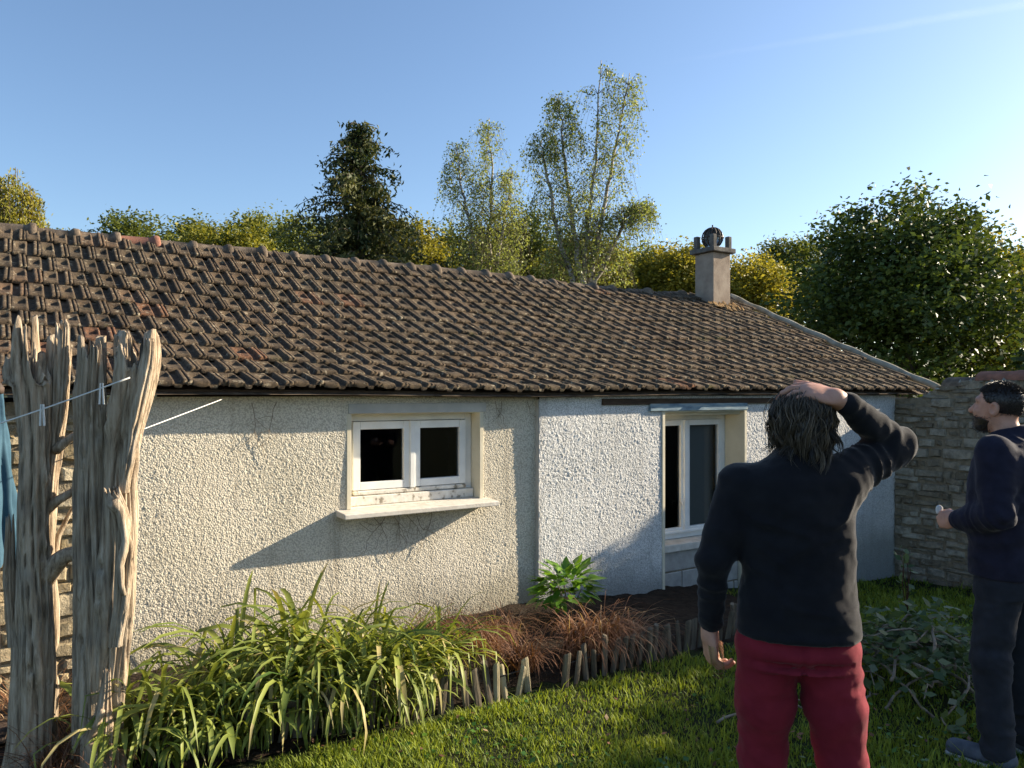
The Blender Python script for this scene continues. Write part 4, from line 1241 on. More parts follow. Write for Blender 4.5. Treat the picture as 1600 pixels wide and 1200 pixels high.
for i in range(110):
    a = rs(0, 2 * PI); el = math.asin(rs(-.1, 1)); rr_ = rs(.4, 1.0)
    o = bpy.data.objects.new('leaf', random.choice(bl)); COL.objects.link(o); o.parent = sh2
    o.location = (.26 * rr_ * math.cos(a) * math.cos(el), .2 * rr_ * math.sin(a) * math.cos(el), .08 + .28 * rr_ * math.sin(el))
    o.rotation_euler = (R(rs(-25, 25)), -el * .7 + R(rs(-25, 35)), a + R(rs(-35, 35)))
    k_ = rs(.05, .09); o.scale = (k_, k_, k_)

# ------------------------------------------------------------------ cut branches, weeds, sticks
def small_leaves(name, P, size, seed, mat, parent, flat=.5, tone_b=.5):
    r = np.random.default_rng(seed); n = len(P)
    a = r.uniform(0, 2 * PI, n); el = r.normal(0, flat, n)
    d = np.stack([np.cos(a) * np.cos(el), np.sin(a) * np.cos(el), np.sin(el)], -1)
    s = np.cross(d, r.normal(0, 1, (n, 3)) + np.array([0, 0, 1.5])); s /= np.linalg.norm(s, axis=1)[:, None] + 1e-9
    L = (size * r.uniform(.6, 1.25, n))[:, None]; W = L * .30
    V = np.stack([P, P + d * L * .45 + s * W, P + d * L, P + d * L * .45 - s * W], 1).reshape(-1, 3)
    b = np.arange(n) * 4
    F = np.stack([b, b + 1, b + 2, b + 3], -1)
    tone = np.repeat(np.clip(tone_b + .25 * r.normal(0, 1, n), 0, 1), 4)
    o = link(name, fast_mesh(name, V, F, {'tone': tone}), mat, parent); o['kind'] = 'stuff'
    return o
pc = px(1440, 1090, 4.55); gz = float(ground_z(pc[0], pc[1]))
pile = thing('branch_pile', 'heap of freshly cut leafy branches lying on the lawn', 'branch pile', (pc[0], pc[1], gz))
lp_ = []
rr = random.Random(4)
for i in range(34):
    a = rr.uniform(0, 2 * PI); c = np.array([rr.gauss(0, .26), rr.gauss(.05, .24), 0]); L = rr.uniform(.35, .8)
    hz = max(.03, .30 * math.exp(-(c[0] ** 2 + c[1] ** 2) / .16) * rr.uniform(.3, 1.1))
    d = np.array([math.cos(a), math.sin(a), rr.uniform(-.12, .25)])
    pts = np.array([c + d * L * (s - .5) + np.array([0, 0, hz + .05 * math.sin(PI * s) + .02]) for s in np.linspace(0, 1, 8)])
    pts[1:-1] += np.array([[rr.gauss(0, .015) for _ in range(3)] for _ in range(6)]); pts[:, 2] = np.maximum(pts[:, 2], .012)
    MB().tube(pts, np.linspace(rr.uniform(.006, .011), .003, 8), 5).build('branch', M['twig'], pile, True)
    for q in range(30):
        s = rr.random() ** .7; p = pts[int(s * 7)]
        lp_.append(p + np.array([rr.gauss(0, .06), rr.gauss(0, .06), abs(rr.gauss(0, .05))]))
small_leaves('foliage', np.array(lp_), .075, 3, M['cut'], pile, .45)
def stick(label, pts, rad, nleaf=0):
    P = np.array([px(x, y, Y) for x, y, Y in pts]); P[:, 2] = ground_z(P[:, 0], P[:, 1]) + .02
    u = np.linspace(0, 1, len(P)); s = np.linspace(0, 1, 12)
    Q = np.stack([np.interp(s, u, P[:, c]) for c in range(3)], -1); Q[1:-1] += rng.normal(0, .006, (10, 3)); c = Q[0].copy()
    Q[:, 2] = np.maximum(Q[:, 2], ground_z(Q[:, 0], Q[:, 1]) + .012) + .03 * np.sin(PI * s)
    e = thing('fallen_stick', label, 'stick', c, group='sticks lying on the lawn')
    MB().tube(Q - c, np.linspace(rad, rad * .5, 12), 6).build('stem', M['twig'], e, True)
    if nleaf:
        small_leaves('foliage', np.repeat(Q[-4:] - c, nleaf, 0) + rng.normal(0, .02, (nleaf * 4, 3)), .09, 9, M['cut'], e, .3, .9)
stick('curved grey stick lying from the branch pile across the lawn', [(1384, 1105, 4.15), (1400, 1062, 4.3), (1430, 1050, 4.45), (1462, 1022, 4.7)], .009)
stick('stick with a spray of pale leaves between the branch pile and the man in navy', [(1508, 1050, 4.4), (1498, 1105, 4.15), (1470, 1140, 3.9), (1492, 1142, 3.85)], .007, 3)
stick('long pale stick on the grass behind the man in red trousers', [(1195, 1160, 3.9), (1232, 1128, 4.1), (1262, 1108, 4.2)], .010)
stick('thin grey stick leaning across the grass behind the red trousers', [(1120, 1135, 4.0), (1190, 1110, 4.15), (1250, 1090, 4.3)], .008)
stick('short broken stick at the foot of the branch pile', [(1345, 1095, 4.2), (1372, 1072, 4.35)], .008)
# tall weed
wp = px(1418, 1000, 5.5); gz = float(ground_z(wp[0], wp[1]))
wd = thing('tall_weed', 'tall seeding weed standing alone behind the branch pile', 'weed', (wp[0], wp[1], gz))
ms = MB(); lps = []
for i in range(4):
    q = [(rs(-.02, .02) + .03 * (i - 1.5) * s, .02 * i * s, s * rs(.55, .62)) for s in np.linspace(0, 1, 7)]
    ms.tube(q, np.linspace(.005, .002, 7), 4)
    for s in range(12): lps.append(np.array(q[2 + s % 5]) + rng.normal(0, .018, 3))
ms.build('stem', M['dry'], wd, True)
small_leaves('foliage', np.array(lps), .06, 12, M['cut'], wd, .9)
# ------------------------------------------------------------------ trees
def leaf_quads(P, size, r, aspect=.55, up=0.6, hang=0.0):
    n = len(P)
    d = r.normal(0, 1, (n, 3)); d[:, 2] = d[:, 2] * .6 - hang; d /= np.linalg.norm(d, axis=1)[:, None]
    nn = r.normal(0, 1, (n, 3)); nn[:, 2] += up
    s = np.cross(d, nn); s /= np.linalg.norm(s, axis=1)[:, None] + 1e-9
    L = (size * r.uniform(.6, 1.4, n))[:, None]; W = L * aspect * .5
    b = np.cross(s, d) * L * .12
    V = np.stack([P - d * L * .5, P + s * W + b, P + d * L * .5, P - s * W + b], 1).reshape(-1, 3)
    i = np.arange(n) * 4
    return V, np.stack([i, i + 1, i + 2, i + 3], -1)

def trunk_and_limbs(o, base_r, H_, targets, mat, lean=(0, 0), z_split=.35):
    mb = MB(); r = np.random.default_rng(int(H_ * 100) + len(targets))
    top = np.array([lean[0], lean[1], H_ * .82])
    zz = np.linspace(-.2, 1, 9)
    pts = [np.array([lean[0] * max(s, 0) ** 1.3, lean[1] * max(s, 0) ** 1.3, H_ * .82 * s]) + (r.normal(0, .015 * H_ / 3, 3) * [1, 1, 0] if 0 < s < 1 else 0) for s in zz]
    mb.tube(pts, np.interp(zz, [-.2, 0, .3, 1], [base_r * 1.4, base_r * 1.1, base_r * .8, base_r * .18]), 9)
    for T in targets:
        s0 = min(.9, max(z_split, T[2] / (H_ * .82) * rs(.55, .8)))
        a = np.array([lean[0] * s0 ** 1.3, lean[1] * s0 ** 1.3, H_ * .82 * s0])
        m_ = (a + T) / 2 + np.array([0, 0, .06 * np.linalg.norm(T - a)])
        mb.tube([a, (a + m_) / 2, m_, T], np.array([.42, .32, .22, .07]) * base_r * (1 - .6 * s0), 5)
    mb.build('trunk', mat, o, True)

def broad_tree(name, label, pxc, Y, py_top, py_low, half_px, mat, n_clump, per, leaf, seed, bark='bark', shape='round', density_in=.35, clump=.3, group=None, sil=0.12, cat='tree'):
    """a tree whose trunk stands at pixel column pxc and depth Y; crown reaches py_top, half width half_px"""
    r = np.random.default_rng(seed)
    b = px(pxc, 615, Y); gz = float(ground_z(b[0], b[1]))
    zt = CZ - (py_top - 615) / 1200 * Y - gz; zl = max(.25, CZ - (py_low - 615) / 1200 * Y - gz)
    hw = half_px / 1200 * Y; Hh = zt - zl
    o = thing(name, label, cat, (b[0], b[1], gz), 0, group)
    C = []
    while len(C) < n_clump:
        q = r.normal(0, 1, 3); q /= np.linalg.norm(q)
        rad = (r.random() ** density_in)
        u = q * rad
        zf = (u[2] + 1) / 2
        if shape == 'round': wz = 1.0
        elif shape == 'egg': wz = 1.15 - .62 * zf ** 1.3
        else: wz = 1.0
        lump = 1 + sil * vnoise(np.array([u * 2.6 + seed]), seed)[0] * 2
        C.append([u[0] * hw * wz * lump, u[1] * hw * wz * lump, zl + Hh * zf * (1 + .5 * sil * vnoise(np.array([[u[0] * 3, u[1] * 3, seed * 1.0]]), seed + 3)[0])])
    C = np.array(C)
    sz = clump * (0.7 + .6 * r.random(n_clump))
    P = np.repeat(C, per, 0) + r.normal(0, 1, (n_clump * per, 3)) * np.repeat(sz, per)[:, None] * np.array([1, 1, .75])
    tone = np.repeat(np.clip(.45 + .22 * r.normal(0, 1, n_clump), 0, 1), per) + .12 * r.normal(0, 1, n_clump * per)
    V, F = leaf_quads(P, leaf, r)
    link('crown', fast_mesh('crown', V, F, {'tone': np.repeat(np.clip(tone, 0, 1), 4)}), mat, o)
    T = C[r.choice(n_clump, min(16, n_clump), replace=False)] * np.array([.75, .75, .92])
    trunk_and_limbs(o, max(.05, .035 * zt), zt, list(T), M[bark])
    return o

G = 'trees behind the house'
# far row over the ridge, from the weeping yellow one beside the ridge end to the chimney
def weeping(name, label, pxc, Y, py_top, half_px, mat, seed, n_br=130, leaf=.13):
    r = np.random.default_rng(seed)
    b = px(pxc, 615, Y); gz = float(ground_z(b[0], b[1])); zt = CZ - (py_top - 615) / 1200 * Y - gz; hw = half_px / 1200 * Y
    o = thing(name, label, 'tree', (b[0], b[1], gz), 0, G)
    P = []; mb = MB()
    tt = []
    for i in range(n_br):
        a = r.uniform(0, 2 * PI); d = hw * math.sqrt(r.random()); z1 = zt * (1 - .28 * (d / hw) ** 2) * r.uniform(.9, 1.0)
        top = np.array([d * math.cos(a), d * math.sin(a), z1]); tt.append(top)
        Ld = r.uniform(.35, .75) * zt * .6
        s = r.random(170) ** .8
        Q = top + np.stack([.10 * hw * s * math.cos(a) + r.normal(0, .09, 170) * (1 + s), .10 * hw * s * math.sin(a) + r.normal(0, .09, 170) * (1 + s), -Ld * s + .12 * np.sin(6 * s)], -1)
        P.append(Q); mb.tube([top + np.array([0, 0, -Ld * k_]) for k_ in (0, .5, 1)], [.012, .008, .004], 3, False)
    P = np.concatenate(P)
    V, F = leaf_quads(P, leaf, r, .35, .3, 1.2)
    link('crown', fast_mesh('crown', V, F, {'tone': np.repeat(np.clip(np.repeat(.5 + .22 * r.normal(0, 1, n_br), 170) + .12 * r.normal(0, 1, len(P)), 0, 1), 4)}), mat, o)
    mb.build('twigs', M['bark'], o)['kind'] = 'stuff'
    trunk_and_limbs(o, .16, zt, tt[::4], M['bark'])
weeping('weeping_tree', 'yellow-green weeping tree rising above the far end of the ridge', 22, 24, 252, 52, M['autumn'], 3)
F_ = [  # label, px, Y, top, half, material, seed, leaf
    ('mid-green rounded tree over the ridge next to the weeping tree', 208, 34, 334, 62, 'olive', 11),
    ('small dark green tree between two yellowing crowns', 298, 37, 340, 36, 'olive', 12),
    ('bright yellow autumn tree just over the ridge', 330, 27, 352, 62, 'autumn', 13),
    ('grey-green tree behind the bright yellow one', 402, 38, 336, 52, 'olive', 14),
    ('yellowing bush-like tree next to the conifer', 385, 26, 357, 40, 'autumn', 15),
    ('dense green tree tucked behind the tall conifer', 482, 36, 340, 50, 'olive', 16),
    ('yellow-green rounded tree between the conifer and the slim birch', 640, 28, 338, 44, 'autumn', 17),
    ('dark green tree at the foot of the slim birch', 735, 30, 350, 62, 'olive', 18),
    ('green tree between the two birches', 825, 32, 322, 52, 'olive', 19),
    ('yellow-green tree at the foot of the tall birch', 905, 27, 368, 64, 'autumn', 20),
    ('olive tree between the tall birch and the chimney', 1000, 30, 388, 56, 'olive', 21),
    ('yellowing tree directly behind the chimney', 1062, 28, 378, 48, 'autumn', 22),
    ('olive-yellow tree right beside the chimney stack', 1162, 27, 402, 56, 'autumn', 23),
    ('grey-green distant tree between the chimney and the great dark maple', 1245, 42, 372, 58, 'olive', 24),
    ('pale distant tree beyond the great dark maple', 1588, 48, 384, 48, 'olive', 25),
    ('low green tree closing the gap under the conifer', 560, 30, 372, 70, 'olive', 26),
    ('low yellowing tree below the weeping tree', 95, 33, 366, 60, 'autumn', 27)]
for lb, x, Y, top, half, mt, sd_ in F_:
    broad_tree('leafy_tree', lb, x, Y, top, 520, half * 1.28, M[mt], 290, 62, .0040 * Y + .02, sd_, clump=.0085 * Y, group=G, sil=.12)

# conifer with drooping sprays
def conifer(label, pxc, Y, py_top, half_px, seed):
    r = np.random.default_rng(seed)
    b = px(pxc, 615, Y); gz = float(ground_z(b[0], b[1])); zt = CZ - (py_top - 615) / 1200 * Y - gz; hw = half_px / 1200 * Y
    o = thing('conifer', label, 'conifer', (b[0], b[1], gz), 0, G)
    mb = MB(); P = []; tn = []
    mb.tube([(0, 0, -.2), (.03, .02, zt * .5), (0, 0, zt * .99)], [.26, .15, .015], 8)
    z = zt * .985
    while z > zt * .30:
        s = (zt - z) / (zt * .62)
        Lm = hw * (.16 + 1.05 * min(1, s * 1.25) ** .8)
        for i in range(5):
            a = r.uniform(0, 2 * PI); L = Lm * r.uniform(.35, 1.25)
            drop = r.uniform(.12, .42)
            pts = []
            for q in np.linspace(0, 1, 7):
                pts.append(np.array([math.cos(a) * L * q, math.sin(a) * L * q, z + .16 * L * math.sin(q * 2.2) - drop * L * q ** 2]))
            mb.tube(pts, np.linspace(.028, .006, 7), 4, False)
            n = int(24 + 95 * L / hw)
            q = r.random(n) ** .75
            base = np.stack([np.interp(q, np.linspace(0, 1, 7), np.array(pts)[:, c]) for c in range(3)], -1)
            base += np.stack([r.normal(0, .07, n) * (1 + 1.0 * q), r.normal(0, .07, n) * (1 + 1.0 * q), -np.abs(r.normal(0, .16, n)) * (.4 + .8 * q)], -1)
            P.append(base); tn.append(np.clip(.35 + .25 * r.normal() + .15 * r.normal(0, 1, n) + .15 * q, 0, 1))
        z -= zt * .0105 * r.uniform(.8, 1.3)
    P = np.concatenate(P); tn = np.concatenate(tn)
    V, F = leaf_quads(P, .15, r, .38, .2, .9)
    link('crown', fast_mesh('crown', V, F, {'tone': np.repeat(tn, 4)}), M['conifer'], o)
    mb.build('trunk', M['bark'], o, True)
conifer('tall dark conifer with drooping branches behind the ridge', 562, 22, 190, 112, 41)

# airy birches
def birch(label, pxc, Y, stems, seed, n_br, leaf=.085, per=34, mt='birch', reach=1.0):
    """stems: list of [(px, py), ...] from low to top"""
    r = np.random.default_rng(seed)
    b = px(pxc, 615, Y); gz = float(ground_z(b[0], b[1]))
    o = thing('birch_tree', label, 'birch', (b[0], b[1], gz), 0, G)
    mb = MB(); tw = MB(); P = []; tn = []
    for st in stems:
        pts = [np.array([0, 0, -.2])] + [px(x, y, Y) - np.array([b[0], b[1], gz]) for x, y in st]
        pts = np.array(pts); pts[1:, 1] += r.uniform(-.4, .4)
        u = np.linspace(0, 1, len(pts)); ss = np.linspace(0, 1, 24)
        C = np.stack([np.interp(ss, u, pts[:, c]) for c in range(3)], -1); C[2:-1] += r.normal(0, .025, (21, 3))
        mb.tube(C, np.linspace(.12, .012, 24), 6)
        zt = C[-1, 2]
        for i in range(n_br):
            s = r.uniform(.34, 1.0); k_ = s * 23; p0 = C[int(k_)]
            a = r.uniform(0, 2 * PI); L = reach * (.35 + 1.25 * (1.05 - s)) * r.uniform(.6, 1.15)
            q = np.linspace(0, 1, 7)
            rise = r.uniform(.5, 1.0)
            B = p0 + np.stack([math.cos(a) * L * q * .62, math.sin(a) * L * q * .62, L * (rise * q - .75 * rise * q ** 2.6)], -1)
            tw.tube(B, np.linspace(.015, .004, 7) * (1.1 - .6 * s), 3, False)
            for j in range(3 + int(3 * r.random())):
                e = B[int(r.integers(2, 7))]; l2 = r.uniform(.35, 1.2) * min(1.1, L + .2)
                tt = np.linspace(0, 1, 4); a2 = a + r.normal(0, .8)
                W = e + np.stack([math.cos(a2) * l2 * .35 * tt, math.sin(a2) * l2 * .35 * tt, l2 * (.10 * tt - .95 * tt ** 1.5)], -1)
                tw.tube(W, np.linspace(.004, .002, 4), 3, False)
                n = int(per * r.uniform(.4, 1.1))
                f = r.random(n)
                Q = np.stack([np.interp(f, tt, W[:, c]) for c in range(3)], -1) + r.normal(0, .075, (n, 3))
                P.append(Q); tn.append(np.clip(.5 + .22 * r.normal() + .15 * r.normal(0, 1, n), 0, 1))
    P = np.concatenate(P); tn = np.concatenate(tn)
    V, F = leaf_quads(P, leaf, r, .6, .3, .7)
    link('crown', fast_mesh('crown', V, F, {'tone': np.repeat(tn, 4)}), M[mt], o)
    mb.build('trunk', M['birchbark'], o, True); tw.build('twigs', M['bark'], o)['kind'] = 'stuff'
birch('slim airy birch standing next to the conifer', 765, 23, [[(762, 480), (764, 380), (768, 290), (764, 178)], [(765, 470), (740, 380), (722, 290), (712, 225)], [(766, 470), (785, 360), (800, 260)]], 51, 90, .072, 15, 'birch', 1.45)
birch('tallest airy birch with several stems near the chimney', 915, 22, [[(910, 470), (918, 370), (930, 250), (940, 92)], [(912, 470), (895, 350), (880, 230), (872, 150)], [(915, 470), (942, 340), (965, 220), (986, 108)], [(918, 470), (960, 380), (985, 330), (1010, 330)], [(905, 470), (870, 360), (850, 250), (845, 210)]], 52, 80, .072, 15, 'birch', 1.5)

# the great dark tree behind the garden wall
broad_tree('maple_tree', 'great dense dark maple behind the garden wall', 1415, 21, 300, 640, 205, M['maple'], 640, 75, .155, 61, shape='egg', density_in=.42, clump=.29, sil=.28, group=G)
broad_tree('maple_tree', 'sunlit yellow-green maple growing against the great dark one', 1555, 22, 372, 640, 88, M['autumn'], 170, 46, .16, 62, shape='egg', clump=.34, sil=.2, group=G)
def topshoots(label, pxs, Y, seed):
    pass
# bushes behind the garden wall beyond the picture: they shade the lawn
for i, (t, D, top, rad, lb) in enumerate(((10.4, 1.5, 1.05, .62, 'dark hedge bush behind the garden wall, square to the lawn'),
                                          (10.5, .42, 2.1, .30, 'tall bush behind the far length of the garden wall'),
                                          (10.4, 1.08, 1.36, .48, 'middling bush between the taller ones behind the garden wall'),
                                          (10.4, 2.25, 1.12, .55, 'rounded bush in the middle of the hedge behind the garden wall'),
                                          (10.4, 3.15, .98, .55, 'bush in the hedge between the coping and the big maple'),
                                          (10.4, 4.0, .80, .55, 'low bush showing over the coping of the garden wall'))):
    w = H(t, D); Y = w[1]; pxx = 800 + 1200 * w[0] / Y
    broad_tree('hedge_bush', lb, pxx, Y, 615 - top * 1200 / Y, 615 + 1.4 * 1200 / Y, rad * 1200 / Y, M['maple'], 300, 60, .11, 70 + i, clump=.15, sil=.15, group='bushes behind the garden wall', cat='bush')

# ------------------------------------------------------------------ condensation trail
a, b = px(1010, 103, 30000), px(1900, -42, 26000)
mt = NT('thin_ice_cloud')
tc = mt.coords('obj')
tr = mt.n('ShaderNodeBsdfTransparent'); df = mt.n('ShaderNodeBsdfTranslucent'); df.inputs[0].default_value = (1, 1, 1, 1)
lw = mt.n('ShaderNodeLayerWeight'); lw.inputs[0].default_value = .5
fd = mt.n('ShaderNodeAttribute', attribute_name='fade')
fac = mt.math('MULTIPLY', mt.math('MULTIPLY', mt.math('POWER', mt.math('SUBTRACT', 1.0, lw.outputs['Facing']), 2.0), fd.outputs['Fac']), mt.math('MULTIPLY', mt.noise(tc, .0009, 4), .05))
mx = mt.n('ShaderNodeMixShader'); mt.l(fac, mx.inputs[0]); mt.l(tr.outputs[0], mx.inputs[1]); mt.l(df.outputs[0], mx.inputs[2])
mt.l(mx.outputs[0], mt.t.nodes['Material Output'].inputs[0])
s = np.linspace(0, 1, 40)
o = MB().tube(np.array([a + (b - a) * q for q in s]) + rng.normal(0, 12, (40, 3)), 80 + 160 * s ** .6, 14, False).build('contrail', mt.m, None, True)
at = o.data.attributes.new('fade', 'FLOAT', 'POINT'); at.data.foreach_set('value', np.repeat(s ** 1.2, 14).astype(np.float32))
o['kind'] = 'stuff'; o['label'] = 'faint white condensation trail across the sky'; o['category'] = 'contrail'
# ------------------------------------------------------------------ people: smooth surfaces grown from distance fields
def surface(f, lo, hi, h):
    lo = np.array(lo, float); hi = np.array(hi, float)
    n = np.ceil((hi - lo) / h).astype(int) + 1
    ax = [lo[c] + h * np.arange(n[c]) for c in range(3)]
    D = np.empty(n)
    step = max(1, int(400000 // (n[1] * n[2])))
    for i in range(0, n[0], step):
        g = np.stack(np.meshgrid(ax[0][i:i + step], ax[1], ax[2], indexing='ij'), -1)
        D[i:i + step] = f(g.reshape(-1, 3)).reshape(g.shape[:3])
    ins = D < 0
    c = np.array(D.shape) - 1
    S_ = np.zeros(c, np.int8)
    corners = [(a, b, d) for a in (0, 1) for b in (0, 1) for d in (0, 1)]
    for a, b, d in corners:
        S_ += ins[a:a + c[0], b:b + c[1], d:d + c[2]]
    act = (S_ > 0) & (S_ < 8)
    idx = -np.ones(c, np.int64); idx[act] = np.arange(act.sum())
    I = np.argwhere(act)
    acc = np.zeros((len(I), 3)); cnt = np.zeros(len(I))
    for p in corners:
        for a_ in range(3):
            if p[a_] == 1: continue
            q = list(p); q[a_] = 1
            d0 = D[I[:, 0] + p[0], I[:, 1] + p[1], I[:, 2] + p[2]]; d1 = D[I[:, 0] + q[0], I[:, 1] + q[1], I[:, 2] + q[2]]
            m = (d0 < 0) != (d1 < 0)
            t = np.where(m, d0 / np.where(m, d0 - d1, 1), 0)
            pos = np.repeat(np.array(p, float)[None], len(I), 0); pos[:, a_] += t
            acc += pos * m[:, None]; cnt += m
    V = lo + h * (I + acc / cnt[:, None])
    F = []
    for a_ in range(3):
        b_, c_ = (a_ + 1) % 3, (a_ + 2) % 3
        s0 = [slice(None)] * 3; s1 = [slice(None)] * 3
        s0[a_] = slice(0, -1); s1[a_] = slice(1, None)
        ch = ins[tuple(s0)] != ins[tuple(s1)]
        E = np.argwhere(ch)
        E = E[(E[:, b_] > 0) & (E[:, c_] > 0) & (E[:, b_] < D.shape[b_] - 1) & (E[:, c_] < D.shape[c_] - 1)]
        def cell(db, dc):
            q = E.copy(); q[:, b_] -= db; q[:, c_] -= dc
            return idx[q[:, 0], q[:, 1], q[:, 2]]
        Q = np.stack([cell(1, 1), cell(0, 1), cell(0, 0), cell(1, 0)], -1)
        flip = ~ins[E[:, 0], E[:, 1], E[:, 2]]
        Q[flip] = Q[flip][:, ::-1]
        F.append(Q)
    return V, np.concatenate(F)

def normals(V, F):
    n = np.cross(V[F[:, 2]] - V[F[:, 0]], V[F[:, 3]] - V[F[:, 1]])
    N = np.zeros_like(V)
    for k_ in range(4): np.add.at(N, F[:, k_], n)
    return N / (np.linalg.norm(N, axis=1)[:, None] + 1e-12)

def smin(a, b, k):
    h = np.clip(.5 + .5 * (b - a) / k, 0, 1)
    return b + (a - b) * h - k * h * (1 - h)
def cone(P, a, b, ra, rb):
    a = np.asarray(a, float); b = np.asarray(b, float); ab = b - a
    t = np.clip(((P - a) @ ab) / (ab @ ab), 0, 1)
    return np.linalg.norm(P - a - t[:, None] * ab, axis=1) - (ra + (rb - ra) * t)
def chain(P, pts, rad, k=.02):
    d = None
    for i in range(len(pts) - 1):
        q = cone(P, pts[i], pts[i + 1], rad[i], rad[i + 1])
        d = q if d is None else smin(d, q, k)
    return d
def ell(P, c, r_, rot=None):
    q = P - np.asarray(c, float)
    if rot is not None: q = q @ rot
    r_ = np.asarray(r_, float); k0 = np.linalg.norm(q / r_, axis=1); k1 = np.linalg.norm(q / (r_ * r_), axis=1)
    return k0 * (k0 - 1) / (k1 + 1e-9)
def loft(P, keys, e=2.4):
    """keys: (z, cx, cy, rx, ry) stacked cross-sections"""
    K = np.array(keys, float); K = K[np.argsort(K[:, 0])]; z = P[:, 2]
    cx_, cy_, rx_, ry_ = (np.interp(z, K[:, 0], K[:, c]) for c in (1, 2, 3, 4))
    u = (np.abs((P[:, 0] - cx_) / rx_) ** e + np.abs((P[:, 1] - cy_) / ry_) ** e) ** (1 / e)
    d = (u - 1) * np.minimum(rx_, ry_)
    return np.maximum(d, np.maximum(z - K[-1, 0], K[0, 0] - z))
def rotz(a):
    return np.array([[math.cos(a), -math.sin(a), 0], [math.sin(a), math.cos(a), 0], [0, 0, 1.0]])
def basis(d, up):
    d = np.array(d, float); d /= np.linalg.norm(d); s = np.cross(d, up); s /= np.linalg.norm(s)
    return d, s, np.cross(s, d)

def hand_field(wrist, fwd, back, thumb_sign, curl, spread=.05, thumb_in=.5, sc=1.0, arm=None):
    """returns f(P) for a hand: fwd = wrist to knuckles, back = outward normal of the back of the hand"""
    w = np.array(wrist, float); d, s, n = basis(fwd, np.array(back, float)); s = s * thumb_sign   # s points to the thumb side
    arm = -d if arm is None else np.array(arm, float) / np.linalg.norm(arm)
    prim = []
    palm_r = np.stack([d, s, n], 1)
    pc_ = w + d * .052 * sc
    L = [.078, .088, .082, .064]
    for i, (o_, l) in enumerate(zip((.031, .0105, -.0105, -.031), L)):
        base = w + d * (.090 - .006 * abs(i - 1)) * sc + s * o_ * sc
        dd = d + s * spread * (1.5 - i); dd /= np.linalg.norm(dd)
        pts = [base]; a = 0; cc = curl[i] if isinstance(curl, (list, tuple)) else curl
        for seg, fr_ in enumerate((.46, .31, .23)):
            a += cc * (1.0, 1.15, .7)[seg]
            pts.append(pts[-1] + (dd * math.cos(a) - n * math.sin(a)) * l * fr_ * sc)
        rd = np.array([.0098, .0088, .0080, .0068]) * sc * (1, 1.02, 1, .88)[i]
        prim.append((pts, rd))
    tb = w + d * .028 * sc + s * .030 * sc - n * .006 * sc
    td = d * .75 + s * (.75 - .6 * thumb_in) - n * .55 * thumb_in; td /= np.linalg.norm(td)
    t2 = d * .95 - s * .10 * thumb_in - n * .35 * thumb_in; t2 /= np.linalg.norm(t2)
    tp = [tb, tb + td * .042 * sc, tb + td * .042 * sc + t2 * .034 * sc, tb + td * .042 * sc + t2 * .06 * sc]
    prim.append((tp, np.array([.0155, .0115, .0102, .0080]) * sc))
    def f(P):
        r_ = ell(P, pc_, np.array([.056, .045, .0165]) * sc, palm_r)
        r_ = smin(r_, cone(P, w + arm * .05, w + d * .02, .025 * sc, .026 * sc), .02)
        r_ = smin(r_, cone(P, w + d * .02 + s * .012 * sc - n * .006, w + d * .05 * sc + s * .026 * sc - n * .008, .018 * sc, .012 * sc), .012)
        for pts, rd in prim:
            r_ = smin(r_, chain(P, pts, rd, .003), .007)
        return r_
    return f, np.array([p for pts, _ in prim for p in pts] + [w + arm * .06])

def join(parts):
    V = []; F = []; o_ = 0
    for v, f in parts:
        V.append(v); F.append(f + o_); o_ += len(v)
    return np.concatenate(V), np.concatenate(F)

def cloth_mesh(V, F, folds, seed):
    """push the surface along its normals by fold functions"""
    N = normals(V, F)
    d = folds(V)
    d = d + .0018 * vnoise(V * 45, seed) + .003 * vnoise(V * 14, seed + 1)
    V = V + N * d[:, None]
    return V, F

def crease(V, c, ax, rad, lam, amp, seed):
    """irregular folds running round the axis ax near c"""
    ax = np.array(ax, float); ax /= np.linalg.norm(ax)
    q = V - np.asarray(c, float); u = q @ ax; w = q - u[:, None] * ax
    g = np.exp(-np.sum(q * q, 1) / rad ** 2 * 1.5)
    P = np.stack([u / lam + .9 * vnoise(V * 9, seed + 1), w[:, 0] * 7 + w[:, 2] * 5, w[:, 1] * 7], -1)
    return amp * g * (1 - 2.2 * np.abs(vnoise(P, seed)))

def strands(roots, paths, rad, tone):
    """paths (n, m, 3) -> three-sided tubes"""
    n, m, _ = paths.shape
    tg = np.gradient(paths, axis=1); tg /= np.linalg.norm(tg, axis=2)[..., None] + 1e-9
    ref = np.array([.31, .42, .85]); a = np.cross(tg, ref); a /= np.linalg.norm(a, axis=2)[..., None] + 1e-9
    b = np.cross(tg, a)
    w = np.asarray(rad)[:, None, None] * np.interp(np.linspace(0, 1, m), [0, .2, .8, 1], [.6, 1, .9, .25])[None, :, None]
    V = np.stack([paths + w * (math.cos(q) * a + math.sin(q) * b) for q in (0, 2.094, 4.189)], 2)
    base = (np.arange(n)[:, None] * m + np.arange(m - 1)[None, :]).ravel() * 3
    F = np.concatenate([np.stack([base + j, base + (j + 1) % 3, base + 3 + (j + 1) % 3, base + 3 + j], -1) for j in range(3)])
    return V.reshape(-1, 3), F, np.repeat(tone, m * 3)

